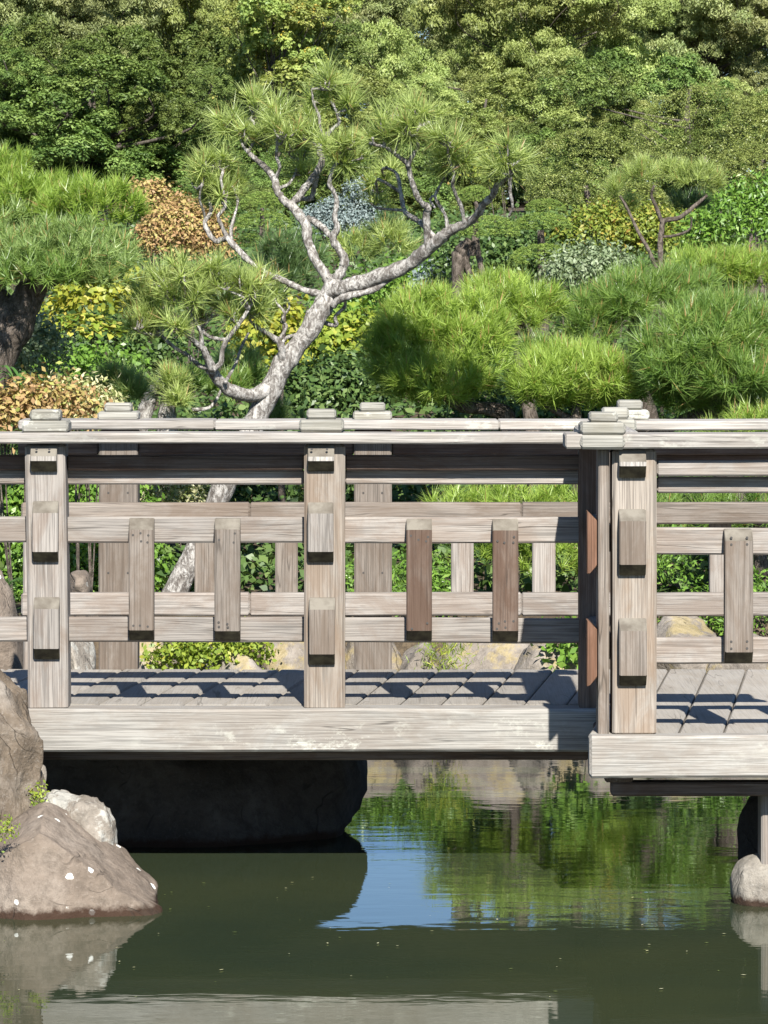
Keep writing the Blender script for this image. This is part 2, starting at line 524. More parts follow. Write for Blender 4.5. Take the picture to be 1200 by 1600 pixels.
def block(name, x0, x1, yb, yf, z0, z1, ch, mat, parent, side=None):
    """upright block with both ends chamfered on the show face. yf: show face, yb: back"""
    s = 1 if yf > yb else -1
    b = 0.004
    prof = [(z0, yb), (z0, yf - s * ch), (z0 + ch, yf), (z1 - ch, yf), (z1, yf - s * ch), (z1, yb)]
    xc = (x0 + x1) / 2; zc = (z0 + z1) / 2; yc = (yb + yf) / 2
    w = (x1 - x0) / 2
    V = []
    jl = [(random.uniform(-1, 1) * .0018, random.uniform(-1, 1) * .0018) for _ in prof]
    for lz, ins in ((-w, b), (-w + b, 0), (w - b, 0), (w, b)):
        for (z, y), (ja, jb) in zip(prof, jl):
            V.append(((z - zc) * (1 - ins / (z1 - z0)) + ja, (y - yc) * (1 - ins * 2 / abs(yf - yb)) + jb, lz))
    Fc = [tuple(range(6)), tuple(range(23, 17, -1))]
    for k in range(3):
        for i in range(6):
            Fc.append((k * 6 + i, (k + 1) * 6 + i, (k + 1) * 6 + (i + 1) % 6, k * 6 + (i + 1) % 6))
    me = pyd(name, V, Fc)
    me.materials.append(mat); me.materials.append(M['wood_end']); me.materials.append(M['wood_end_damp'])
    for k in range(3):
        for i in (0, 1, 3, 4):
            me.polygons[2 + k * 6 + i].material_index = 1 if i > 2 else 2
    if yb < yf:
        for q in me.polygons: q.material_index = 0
    o = obj(name, me, mat, parent)
    if side is None:
        o.location = (xc, yc, zc)
        o.rotation_euler = (0, R(-90), 0)
    else:                       # turned so that the show face looks to -X
        X, Y = side
        o.matrix_basis = Matrix.Translation((X, Y, zc)) @ Matrix.Rotation(R(-90), 4, 'Z') @ Matrix.Rotation(R(-90), 4, 'Y')
    return o


bridge = empty('footbridge', (0, 14.3, 0))
tag(bridge, 'weathered grey timber footbridge with capped posts over the pond', 'bridge')


class Rail:
    """one run of railing; pixel columns and rows are read at the post face depth D"""
    def __init__(self, D, rows=None):
        self.D = D
        self.root = bpy.data.objects.new('railing', None)
        self.root.location = (0, 0, 0)
        link(self.root)
        self.root.parent = bridge
        self.root.matrix_parent_inverse = Matrix.Translation((0, -14.3, 0))
        self.nails = []

    def X(self, x, d=None): return (x - 600) * (d or self.D) / F
    def Z(self, y, d=None): return H - (y - YH) * (d or self.D) / F

    def board(self, name, xa, xb, ya, yb, d0, d1, mat, axis='X', **k):
        d = self.D + min(d0, d1)
        return board(name, self.X(xa, d), self.X(xb, d), self.D + d0, self.D + d1, self.Z(yb, d), self.Z(ya, d), M[mat], self.root, axis, **k)

    def block(self, name, xa, xb, ya, yb, back, front, mat, ch=0.036):
        d = self.D + min(front, back)
        o = block(name, self.X(xa, d), self.X(xb, d), self.D + back, self.D + front, self.Z(yb, d), self.Z(ya, d), ch, M[mat], self.root)
        return o

    def nail(self, x, y, off):
        d = self.D + off
        self.nails.append(Vector((self.X(x, d), d, self.Z(y, d))))

    def cap(self, xc, y_top, y_mid, y_bot, w1, w2, dc):
        """two-tier post cap; dc: depth of its centre behind D"""
        for nm, a, b, w in (('post_cap', y_mid, y_bot, w1), ('post_cap', y_top, y_mid, w2)):
            d = self.D + dc - w * px(self.D) / 2
            X0 = self.X(xc, d); hw = w * px(d) / 2
            board(nm, X0 - hw, X0 + hw, d, self.D + dc + hw, self.Z(b, d) + 0.0008, self.Z(a, d), M['wood_cap'], self.root, 'X', bev=0.009, warp=0.003)

    def finish(self):
        if self.nails:
            V, Fc = [], []
            for p in self.nails:
                i = len(V)
                r = 0.0042
                V += [(p.x + r * math.cos(k * math.pi / 3), p.y - 0.0015, p.z + r * math.sin(k * math.pi / 3)) for k in range(6)]
                V += [(p.x + r * math.cos(k * math.pi / 3), p.y + 0.004, p.z + r * math.sin(k * math.pi / 3)) for k in range(6)]
                Fc.append(tuple(range(i, i + 6)))
                Fc += [(i + k, i + 6 + k, i + 6 + (k + 1) % 6, i + (k + 1) % 6) for k in range(6)]
            tag(obj('nail_heads', pyd('nail_heads', V, Fc), M['nail'], self.root), kind='stuff')


def ctr(o, dz=0, rx=0, ry=0, rz=0):
    o.rotation_euler.rotate_axis('Z', rz)
    return o


# ---- near railing, long run
D1 = 13.7
fr = Rail(D1)
pA = fr.board('post', 41, 104, 694.5, 1109, 0, 0.14, 'wood_grey', 'Z', bev=0.008)
pA.rotation_euler = (0, R(-90) - R(0.75), 0)
pB = fr.board('post', 475, 539, 694.5, 1109, 0, 0.14, 'wood_warm', 'Z', bev=0.008)
pE = fr.board('post', 906, 944, 694.5, 1112, 0, 0.14, 'wood_brown', 'Z', bev=0.008)
for xs, tilt in (((47, 88), 0), ((481, 522), 0)):
    fr.block('post_block', xs[0], xs[1], 696, 737, -0.0, -0.05, 'wood_pale')
fr.block('post_block', 50, 90, 784, 879, 0, -0.05, 'wood_grey')
fr.block('post_block', 52, 92, 935, 1031, 0, -0.05, 'wood_grey')
fr.block('post_block', 481, 521, 786, 879, 0, -0.05, 'wood_grey')
fr.block('post_block', 483, 523, 936, 1040, 0, -0.05, 'wood_mid')
fr.board('handrail', -60, 960, 677, 693.2, -0.052, 0.12, 'wood_pale', bev=0.005, warp=0.003)
for a, b in ((-60, 41.5), (104, 475.5), (539, 907)):
    fr.board('sub_rail', a, b, 711, 735, 0.062, 0.100, 'wood_brown')
    fr.board('sub_board', a, b, 734, 757, 0.103, 0.130, 'wood_grey')
for a, b, yo in ((-60, 72, -0.5), (72, 508, 0), (508, 925, 1)):
    fr.board('rail', a, b, 808 + yo, 848.5 + yo, 0.070, 0.100, 'wood_grey', warp=0.004)
    fr.board('rail', a, b, 964.5 + yo, 1003.5 + yo, 0.070, 0.100, 'wood_grey', warp=0.004)
for (a, b, mt) in ((201, 240, 'wood_mid'), (335, 375, 'wood_mid'), (635, 675, 'wood_brown'), (770, 810, 'wood_brown')):
    dz = random.uniform(-1.5, 1.5)
    bt = fr.block('batten', a, b, 812 + dz, 1003.5 + dz, 0.0695, 0.008, mt)
    for yy in (836, 845, 972, 980):
        for q in (0.2, 0.5, 0.8):
            if random.random() < 0.75:
                fr.nail(a + (b - a) * q + random.uniform(-2, 2), yy + random.uniform(-3, 3), 0.008)
for x0 in (60, 80, 490, 514):
    fr.nail(x0 - 3, 702, -0.05)
fr.cap(70, 640, 658, 677, 73, 48, 0.07)
fr.cap(502, 640, 656, 676, 70, 46, 0.07)
fr.cap(962, 637, 655.5, 676, 66, 42, 0.07)
fr.finish()

# ---- far railing, one straight run seen from the inside
DB = 15.0
br = Rail(DB)
for a, b in ((154, 215), (553, 612), (951, 1010)):
    br.board('post', a, b, 672.5, 1050, 0.056, 0.19, 'wood_mid', 'Z', bev=0.006)
br.board('post', 36, 48, 790, 1050, 0.056, 0.19, 'wood_grey', 'Z')
for a, b in ((28, 335), (335, 780), (780, 1290)):
    br.board('handrail', a, b, 657.5, 672, -0.05, 0.21, 'wood_pale', bev=0.005, warp=0.003)
for a, b in ((28, 154), (215, 553), (612, 951), (1010, 1290)):
    br.board('sub_rail', a, b, 689, 711, 0.075, 0.115, 'wood_brown')
    br.board('sub_board', a, b, 710, 731, 0.118, 0.14, 'wood_brown')
for a, b in ((33, 390), (390, 815), (815, 1290)):
    br.board('rail', a, b, 785.5, 819, 0, 0.055, 'wood_mid', warp=0.004)
    br.board('rail', a, b, 926.5, 962.5, 0, 0.055, 'wood_grey', warp=0.004)
for a, b in ((304, 338), (430, 465), (705, 740), (832, 868), (1109, 1143), (1240, 1275)):
    br.block('batten', a, b, 789, 958, 0.056, 0.112, 'wood_grey' if a > 700 else 'wood_mid', 0.03)
for a, b in ((154, 215), (553, 612)):
    for q in (0.25, 0.75):
        br.nail(a + (b - a) * q, 770, 0.056)
        br.nail(a + (b - a) * q, 895, 0.056)
br.cap(184, 629.5, 644, 657.5, 64, 42, 0.12)
br.cap(582, 629, 643.5, 657.5, 61, 40, 0.12)
br.cap(985, 626, 641, 657, 60, 39, 0.12)
br.finish()

# ---- near railing of the wide platform, with the corner
D2 = 12.87
rr = Rail(D2)
rr.board('post', 957, 1026, 702, 1149, 0, 0.14, 'wood_warm', 'Z', bev=0.008)
cpost = rr.board('post', 935, 952, 702, 1149, 0.012, 0.15, 'wood_mid', 'Z', bev=0.004)
rr.block('post_block', 968, 1010, 703, 747, 0, -0.05, 'wood_pale')
rr.block('post_block', 968, 1010, 796, 900, 0, -0.05, 'wood_mid')
rr.block('post_block', 968, 1011, 968, 1073, 0, -0.05, 'wood_mid')
for ya, yb in ((798, 896), (968, 1070)):
    dd = D2 + 0.08
    block('post_block', -0.042, 0.042, 0, 0.038, rr.Z(yb, dd), rr.Z(ya, dd), 0.034, M['wood_red'], rr.root, side=(rr.X(935.5, dd) - 0.019, dd))
rr.board('handrail', 883, 1300, 678, 701, -0.052, 0.12, 'wood_pale', bev=0.005, warp=0.003)
rr.board('sub_rail', 1026.5, 1300, 720, 744, 0.012, 0.06, 'wood_grey')
rr.board('sub_board', 1026.5, 1300, 744.5, 770, 0.064, 0.09, 'wood_grey')
rr.board('rail', 992, 1300, 825, 867, 0.070, 0.100, 'wood_grey', warp=0.004)
rr.board('rail', 992, 1300, 996, 1037, 0.070, 0.100, 'wood_grey', warp=0.005)
for a, b in ((1133, 1177), (1262, 1305)):
    rr.block('batten', a, b, 827, 1037, 0.0695, 0.008, 'wood_mid')
    for yy in (843, 852, 1002, 1012):
        for q in (0.22, 0.78):
            rr.nail(a + (b - a) * q, yy + random.uniform(-3, 3), 0.008)
# corner cap: two slabs and a top tier
for (a, b, c, d, f0, f1) in ((906, 977, 680.5, 702.5, -0.062, 0.12), (907, 978, 660.5, 680, -0.06, 0.10), (921, 966, 644.5, 660, -0.02, 0.075)):
    rr.board('post_cap', a, b, c, d, f0, f1, 'wood_cap', bev=0.009, warp=0.003)
# return run of the railing between the two depths
xr = rr.X(944)
for ya, yb, m_ in ((825, 867, 'wood_mid'), (996, 1037, 'wood_mid')):
    board('rail', xr - 0.01, xr + 0.035, D2 + 0.152, D1 - 0.004, rr.Z(yb), rr.Z(ya), M[m_], rr.root, 'Y')
board('handrail', xr - 0.06, xr + 0.12, D2 + 0.122, D1 - 0.056, rr.Z(699), rr.Z(677.5), M['wood_pale'], rr.root, 'Y')
rr.finish()

# ---- deck and beams
deck = bpy.data.objects.new('deck', None)
link(deck); deck.parent = bridge
deck.matrix_parent_inverse = Matrix.Translation((0, -14.3, 0))
ZD = H - 660 * px(D1)
sk = math.tan(R(7))


def plank(xc, w, ya, yb, z):
    """one cross plank laid a little askew, eased edges, small gaps"""
    t = 0.045; b = 0.007
    V = []
    hw = w / 2 - 0.0025
    zs = z + random.uniform(-0.0008, 0.0008)
    tl = random.uniform(-0.001, 0.001)
    prof = [(-hw, -t), (hw, -t), (hw, -b), (hw - b, 0), (-hw + b, 0), (-hw, -b)]
    for y in (ya, (ya + yb) / 2, yb):
        for (a, c) in prof:
            V.append((y - (ya + yb) / 2, -(xc + a + (y - 14.35) * sk), zs + c + tl * a / hw))
    Fc = [tuple(range(6)), (17, 16, 15, 14, 13, 12)]
    for k in range(2):
        for i in range(6):
            Fc.append((k * 6 + i, (k + 1) * 6 + i, (k + 1) * 6 + (i + 1) % 6, k * 6 + (i + 1) % 6))
    me = pyd('plank', V, Fc)
    o = obj('plank', me, M['wood_deck'], deck, (0, (ya + yb) / 2, 0))
    o.rotation_euler = (0, 0, R(90))


x = -1.62
while x < 2.2:
    w = random.uniform(0.138, 0.15)
    xc = x + w / 2
    near = D2 + 0.045 if xc + (13.3 - 14.35) * sk > 0.68 else D1 + 0.10
    plank(xc, w, near + random.uniform(-.004, .004), DB + 0.05 + random.uniform(-.006, .006), ZD)
    x += w

b1 = board('beam', -1.6, 0.74, D1 - 0.035, D1 + 0.096, H - 1175 * px(D1 - .035) + YH * px(D1 - .035), H - (1108 - YH) * px(D1 - .035), M['wood_beam'], bridge, 'X', bev=0.008, warp=0.004)
b2 = board('beam', (921 - 600) * px(D2 - .05), 2.2, D2 - 0.05, D2 + 0.04, H - (1216 - YH) * px(D2 - .05), H - (1150 - YH) * px(D2 - .05), M['wood_beam'], bridge, 'X', bev=0.008, warp=0.004)
b3 = board('beam', -1.6, 2.2, DB - 0.02, DB + 0.11, 0.40, 0.512, M['wood_mid'], bridge, 'X')
joi = [board('joist', -1.6, 0.69, D1 + 0.06 + k * .0, D1 + 0.14, 0.372, 0.5115, M['wood_brown'], bridge, 'X') for k in range(1)]
for X0 in (0.70, 1.35, 2.05):
    board('joist', X0, X0 + 0.09, D2 + 0.042, DB - 0.022, 0.40, 0.511, M['wood_brown'], bridge, 'Y')
board('joist', 0.72, 2.2, D2 + 0.05, D2 + 0.13, 0.355, 0.399, M['wood_brown'], bridge, 'X')
board('pier_post', (1187 - 600) * px(13.05), (1187 - 600) * px(13.05) + 0.13, 13.0, 13.13, -0.35, 0.354, M['wood_grey'], bridge, 'Z')
board('pier_post', 1.50, 1.63, 14.8, 14.93, -0.35, 0.399, M['wood_grey'], bridge, 'Z')
for o in list(bridge.children):
    if o.type == 'MESH':
        o.matrix_parent_inverse = Matrix.Translation((0, -14.3, 0))


# ------------------------------------------------------------------ rocks
def ico(sub):
    import bmesh
    bm = bmesh.new()
    bmesh.ops.create_icosphere(bm, subdivisions=sub, radius=1.0)
    V = np.array([v.co[:] for v in bm.verts]); Fc = [tuple(v.index for v in f.verts) for f in bm.faces]
    bm.free()
    return V, Fc


ICO = {}


def rock(name, c, r, mat, seed, label, cuts=9, sub=5, rough=0.09, group=None, planes=None, parent=None, sharp=0.72):
    if sub not in ICO: ICO[sub] = ico(sub)
    V0, Fc = ICO[sub]
    g = np.random.default_rng(seed)
    V = V0.copy()
    pl = [(nrm(g.normal(size=3)), g.uniform(sharp, 0.95)) for _ in range(cuts)]
    if planes:
        pl += [(nrm(np.array(n, float)), h) for n, h in planes]
    V = np.where(np.abs(V) > 0, np.sign(V) * np.abs(V) ** 0.8, V)
    for n, h in pl:
        dd = V @ n - h
        V = V - np.outer(np.maximum(dd, 0) * 0.96, n)
    out = []
    for v in V:
        p = Vector(v)
        q = p * 1.6 + Vector((seed * 1.7, 0, 0))
        f = 1 + rough * mnoise.fractal(q, 1.0, 2.1, 5) + rough * 0.35 * mnoise.ridged_multi_fractal(q * 1.5, 1.0, 2.0, 4, 1.0, 2.0)
        out.append((v[0] * f * r[0], v[1] * f * r[1], v[2] * f * r[2]))
    me = pyd(name, out, Fc, True)
    o = obj(name, me, M[mat], parent, c)
    if label:
        tag(o, label, 'rock', group)
    return o


def rock_px(name, x0, x1, y0, y1, d, depth, mat, seed, label, **k):
    a = P((x0 + x1) / 2, (y0 + y1) / 2, d)
    return rock(name, a, ((x1 - x0) / 2 * px(d) * 1.08, depth / 2, (y1 - y0) / 2 * px(d) * 1.08), mat, seed, label, **k)


GB = 'boulders at the bridge end'
rock_px('boulder', -150, 62, 1045, 1420, 13.35, 0.5, 'rock_tall', 3, 'tall brown boulder standing against the end of the bridge beam', group=GB, cuts=12, sharp=0.74, sub=6, rough=0.13)
rock_px('boulder', 62, 172, 1236, 1420, 13.25, 0.28, 'rock_pale', 8, 'pale whitish rock wedged behind the low brown boulder', group=GB, cuts=14, sharp=0.66, rough=0.16)
rock_px('boulder', -100, 240, 1262, 1575, 12.92, 0.62, 'rock_brown', 21, 'low brown boulder with white lichen spots lying in the water', group=GB, cuts=2, sharp=0.9, rough=0.075, sub=6,
        planes=[((0.62, -0.1, 0.78), 0.60), ((-0.55, -0.1, 0.8), 0.66), ((0.25, -0.9, 0.35), 0.62), ((-0.5, -0.85, 0.3), 0.66), ((1, 0, 0), 0.93)])
rock_px('stone', 54, 72, 1196, 1226, 13.5, 0.05, 'rock_pale', 4, 'small pointed stone stuck between tall boulder and beam', sub=3)
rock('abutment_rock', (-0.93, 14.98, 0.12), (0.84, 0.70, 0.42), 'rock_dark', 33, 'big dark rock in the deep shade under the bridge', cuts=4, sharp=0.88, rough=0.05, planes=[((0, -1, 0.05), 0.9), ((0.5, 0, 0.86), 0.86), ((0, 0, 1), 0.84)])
rock_px('pier_rock', 1147, 1260, 1340, 1440, 13.1, 0.3, 'rock_grey', 14, 'rounded pale rock in the water under the pier post', cuts=3, sharp=0.9, rough=0.05)
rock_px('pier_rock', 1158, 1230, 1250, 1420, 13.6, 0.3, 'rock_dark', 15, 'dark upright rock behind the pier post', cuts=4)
GR = 'rocks along the far bank'
bank = [(-70, 36, 896, 1130, 16.6, .5, 'rock_brown', 'squared brown rock beyond the bridge, beside the leftmost post'),
        (106, 142, 894, 935, 17.6, .3, 'rock_brown', 'small brown rock peeping over the far lower rail'),
        (100, 146, 985, 1130, 16.9, .4, 'rock_pale', 'white lichened rock beside the far post at the bridge end'),
        (205, 262, 990, 1140, 18.7, .4, 'rock_bank', 'ochre rock beside the far post near the trunk'),
        (250, 380, 1018, 1150, 18.6, .5, 'rock_bank', 'rock under the ground cover left of the flat stone'),
        (320, 430, 1026, 1150, 18.3, .35, 'rock_bank', 'flat stone with a dark hollow below the ground cover'),
        (400, 545, 985, 1150, 18.8, .6, 'rock_bank', 'pinkish rock seen either side of the middle near post'),
        (530, 640, 992, 1150, 18.8, .5, 'rock_bank', 'grey rock behind the foot of the middle far post'),
        (612, 700, 1000, 1150, 18.6, .5, 'rock_bank', 'olive rock with a dark hollow beside the weeds'),
        (690, 840, 978, 1150, 18.9, .6, 'rock_bank', 'large bank rock with yellow lichen beside the weeds'),
        (800, 915, 1012, 1150, 18.5, .4, 'rock_bank', 'low cracked bank rock next to the shaded end post'),
        (900, 1010, 990, 1150, 18.9, .5, 'rock_bank', 'bank rock hidden mostly behind the corner posts'),
        (1015, 1120, 960, 1150, 19.0, .5, 'rock_bank', 'grey rock with red flowers seen through the platform railing'),
        (1100, 1230, 1000, 1150, 18.9, .5, 'rock_bank', 'rock at the far bank by the photograph edge')]
for i, (a, b, c, d, dist, dep, mt, lb) in enumerate(bank):
    rock_px('bank_rock', a, b, c, d, dist, dep, mt, 50 + i, lb, group=GR, cuts=8, sub=4)


# ------------------------------------------------------------------ foliage builders
def unit(n):
    return nrm(rng.normal(size=(n, 3)))


def tufts(Pt, D, per, length, width, spread=(12, 72), shoot=0.06, clump=None):
    """pine needles: one slim blade each, fanning from a shoot. returns tri verts, var"""
    n = len(Pt)
    N = n * per
    Pp = np.repeat(Pt, per, 0); Dd = np.repeat(nrm(D), per, 0)
    perp = nrm(np.cross(Dd, unit(N)))
    th = np.radians(rng.uniform(spread[0], spread[1], (N, 1)))
    dr = nrm(Dd * np.cos(th) + perp * np.sin(th))
    L = length * rng.uniform(0.7, 1.12, (N, 1))
    base = Pp + Dd * rng.uniform(-shoot, 0.2 * shoot, (N, 1))
    # blades lie mostly flat to the outside of the cushion, as bunched needles do
    ref = Dd * 0.5 + np.array([0, -0.25, 0.55]) + unit(N) * 0.45
    side = nrm(np.cross(dr, ref)) * width / 2
    tip = base + dr * L
    tip[:, 2:3] -= 0.05 * L
    V = np.stack([base - side, base + side, tip], 1)
    cv = rng.uniform(0, 0.9, n) if clump is None else clump
    var = np.clip(np.repeat(cv, per) * 0.55 + rng.uniform(0, 0.45, N), 0, 0.93)
    var = np.where(rng.uniform(size=N) < 0.02, 1.0, var)
    # pale winter candles standing on some shoots
    m = rng.uniform(size=n) < 0.10
    if m.any():
        b = Pt[m]; dd = nrm(D[m] * 0.6 + np.array([0, 0, 0.8])); sd = nrm(np.cross(dd, np.array([0.2, 1, 0.1]))) * width * 0.9
        V = np.concatenate([V, np.stack([b - sd, b + sd, b + dd * length * 0.75], 1)]); var = np.concatenate([var, np.ones(m.sum())])
    return V, var


def lump(dirs, seed, amp=0.16, k=9):
    g = np.random.default_rng(seed)
    c = nrm(g.normal(size=(k, 3))); a = g.uniform(-0.4, 1, k)
    s = np.zeros(len(dirs))
    for ci, ai in zip(c, a):
        s += ai * np.exp(-((1 - dirs @ ci) / 0.16))
    return 1 + amp * s


def pad(parent, mat, x, y, rx, ry, d, rdep=None, per=36, length=0.105, width=0.0046, dens=1.0, low=-0.35, up=0.75, name='needle_pad', seed=None):
    """one pruned cushion of pine: shoots over a lumpy dome plus some inside"""
    s = px(d)
    c = P(x, y, d)
    ax = np.array([rx * s - length * 0.35, (rdep if rdep else rx * s * 0.8) - length * 0.3, ry * s - length * 0.3])
    ax = np.maximum(ax, 0.04)
    area = 2 * math.pi * ((ax[0] * ax[1] + ax[0] * ax[2] + ax[1] * ax[2]) / 3)
    n = int(area / 0.0016 * 0.55 * dens) + 14
    dirs = unit(int(n * 2.2))
    dirs = dirs[dirs[:, 2] > low][:n]
    n = len(dirs)
    seed = seed or int(x * 13 + y * 7)
    rad = lump(dirs, seed) * np.where(rng.uniform(size=n) < 0.3, rng.uniform(0.5, 0.9, n), rng.uniform(0.9, 1.02, n))
    pts = dirs * rad[:, None] * ax
    nor = nrm(dirs / ax)
    D = nor * 0.75 + np.array([0, 0, up]) + unit(n) * 0.28
    cl = np.clip(0.45 + 0.35 * rng.normal(size=n), 0, 0.95)
    V, var = tufts(pts, D, per, length, width, clump=cl)
    me = np_mesh(name, V, 3, var)
    return obj(name, me, M[mat], parent, c - (parent.location if parent else Vector()))


def shoots_at(parent, mat, pts, d, per=48, length=0.13, width=0.0056, nsh=7, name='needle_tuft', doff=None):
    """separate tufts (as on the airy pine): star-shaped shoots, each on its own twig from the nearest limb"""
    tw = []
    for t in pts:
        x, y = t[0], t[1]
        rr_ = t[2] * px(d)
        near = min(LIMB, key=lambda q: (q[0] - x) ** 2 + (q[1] - y - 14) ** 2 - 500 * q[3] + (900 if q[4] > 12 else 0))
        dl = near[2]
        dd = d + (t[3] if len(t) > 3 else dl + random.uniform(-0.10, 0.14))
        c = P(x, y, dd)
        a = P(near[0], near[1], d + dl) - parent.location
        k = max(4, int(nsh * (rr_ / (26 * px(20))) ** 1.1))
        off = unit(k) * rr_ * 0.95 * rng.uniform(0.35, 1.0, (k, 1))
        off[:, 2] = off[:, 2] * 0.8
        D = nrm(off) * 0.7 + np.array([0, 0, 0.75]) + unit(k) * 0.35
        V, var = tufts(off, D, per, length * random.uniform(0.85, 1.1), width, spread=(6, 85), shoot=0.05)
        o = obj(name, np_mesh(name, V, 3, var), M[mat], parent, c - parent.location)
        cc = c - parent.location + Vector((0, 0, -rr_ * 0.55))
        mid = (a + cc) / 2 + Vector((random.uniform(-.25, .25), random.uniform(-.2, .2), random.uniform(-.1, .2))) * (cc - a).length
        tw.append([(a, 0.0085), (mid, 0.007), (cc, 0.0055), (c - parent.location, 0.004)])
        for q in off:
            e = c - parent.location + Vector(q)
            m2 = (cc + e) / 2 + Vector((random.uniform(-.2, .2), random.uniform(-.2, .2), -0.15)) * (e - cc).length
            tw.append([(cc, 0.0055), (m2, 0.0045), (e, 0.003)])
    tag(obj('twigs', tube_mesh('twigs', tw, 6, 0.25, 3), M['bark'], parent), kind='stuff')


def leaves(C, NR, n, size, spread, aspect=0.55, jitter=0.8, droop=0.0, up=0.4, clv=None, fold=0.15):
    """n leaves round every clump centre C with facing NR. returns quad verts and var"""
    m = len(C)
    N = m * n
    c = np.repeat(C, n, 0) + rng.normal(size=(N, 3)) * np.asarray(spread)
    nr = nrm(np.repeat(NR, n, 0) + np.array([0, 0, up]) + rng.normal(size=(N, 3)) * jitter)
    ax = nrm(np.cross(nr, unit(N)) + np.array([0, 0, -droop]))
    sd = nrm(np.cross(nr, ax))
    L = size * rng.uniform(0.6, 1.2, (N, 1)); W = L * aspect
    a = c - ax * L * 0.5
    b = c + sd * W * 0.5 + nr * fold * W
    t = c + ax * L * 0.5
    e = c - sd * W * 0.5 + nr * fold * W
    V = np.stack([a, b, t, e], 1)
    cv = rng.uniform(0, 1, m) if clv is None else clv
    var = np.clip(np.repeat(cv, n) * 0.6 + rng.uniform(0, 0.4, N), 0, 1)
    return V, var


TONE = []


def blob_clumps(blobs, dens, low=-0.5, seed=1, shell=0.3, amp=0.2):
    """clump centres over the outside (and some of the inside) of several lumpy ellipsoids"""
    TONE.clear()
    Cs, Ns = [], []
    for i, (c, r) in enumerate(blobs):   # every lobe leans a little in tone
        r = np.asarray(r, float)
        area = 4 * math.pi * ((r[0] * r[1] + r[0] * r[2] + r[1] * r[2]) / 3)
        n = max(6, int(area * dens))
        dirs = unit(n * 3)
        dirs = dirs[dirs[:, 2] > low]
        dirs = dirs[dirs[:, 1] < 0.55][:n]
        rad = lump(dirs, seed + i, amp, 14) * (1 - shell * rng.uniform(0, 1, len(dirs)) ** 2)
        Cs.append(np.asarray(c) + dirs * rad[:, None] * r)
        Ns.append(nrm(dirs / r))
        TONE.append(np.clip(rng.uniform() * 0.75 + rng.uniform(-0.25, 0.5, len(dirs)), 0, 1))
    return np.concatenate(Cs), np.concatenate(Ns)


def bush(name, label, cat, mat, blobs_px, d, leaf, dens, per=10, depth=0.8, stem=True, group=None, low=-0.4, aspect=0.55, jitter=0.8, up=0.4, spread=None, droop=0.0, amp=0.2, shell=0.3, fold=0.15, flat=0.8, kind=None):
    """shrub: leafy mass built of real leaves over lumpy domes, with stems under it. blobs_px: (x, y, rx, ry[, dd])"""
    b0 = blobs_px[0]
    x0 = sum(b[0] for b in blobs_px) / len(blobs_px)
    ybot = max(b[1] + b[3] for b in blobs_px)
    base = P(x0, ybot, d)
    gz = ground_z(base.x, d)
    root = empty(name, (base.x, d, gz))
    tag(root, label, cat, group, kind)
    bl = []
    for b in blobs_px:
        dd = d + (b[4] if len(b) > 4 else 0)
        c = P(b[0], b[1], dd) - root.location
        bl.append(((c.x, c.y, c.z), (b[2] * px(dd), b[2] * px(dd) * depth, b[3] * px(dd))))
    C, NR = blob_clumps(bl, dens, low, int(x0), shell, amp)
    V, var = leaves(C, NR, per, leaf, spread or leaf * 1.1, aspect, jitter, droop, up, fold=fold)
    obj('foliage', np_mesh('foliage', V, 4, var), M[mat], root)
    if stem:
        br_ = []
        for (c, r) in bl:
            c = Vector(c)
            k = 3
            for _ in range(k):
                e = c + Vector((random.uniform(-.6, .6) * r[0], random.uniform(-.5, .5) * r[1], random.uniform(-.2, .4) * r[2]))
                br_.append([(Vector((c.x * 0.5 + random.uniform(-.1, .1) * r[0], c.y * 0.5, -0.05)), 0.016 * r[0] + .003), ((Vector((c.x * .7, c.y * .7, 0)) + e) / 2, 0.012 * r[0] + .0025), (e, 0.002)])
        obj('stems', tube_mesh('stems', br_, 6, 0.0), M['bark_dark'], root)
    return root


def ground_z(x, y):
    return gprof(y) if y > 19.5 else 0.36


LOBES = {}


def lobe_mesh(mat, leaf=0.10, aspect=0.42, droop=0.0, per=120, nsub=46, low=-0.35, sub_r=(0.14, 0.30), inner=0.45):
    """a bough of foliage about one unit in radius: leaf clumps on the outside of a dome, dark hollows between them"""
    key = (mat, leaf, aspect, droop, per, nsub, low)
    if key not in LOBES:
        LOBES[key] = []
        for v in range(4):
            dirs = unit(nsub * 3)
            dirs = dirs[dirs[:, 2] > low][:nsub]
            sub = dirs * (rng.uniform(inner, 1.0, (len(dirs), 1)) ** 0.6) * np.array([1.0, 1.0, 0.95])
            sr = rng.uniform(sub_r[0], sub_r[1], len(dirs))
            C = np.repeat(sub, per, 0)
            N = len(C)
            u = unit(N)
            u[:, 2] = np.where(u[:, 2] < -0.35, -u[:, 2], u[:, 2])
            u = nrm(u * 1.0 + np.repeat(dirs, per, 0) * 0.35)
            pos = C + u * (np.repeat(sr, per) * rng.uniform(0.45, 1.05, N) ** 0.7)[:, None] * np.array([1.05, 1.05, 0.95])
            V, var = leaves(pos, u, 1, leaf, leaf * 0.25, aspect, 0.45, droop, 0.35, clv=np.clip(np.repeat(rng.uniform(0, 1, len(dirs)), per), 0, 1))
            me = np_mesh('foliage_lobe', V, 4, var)
            me.materials.append(M[mat])
            LOBES[key].append(me)
    return random.choice(LOBES[key])



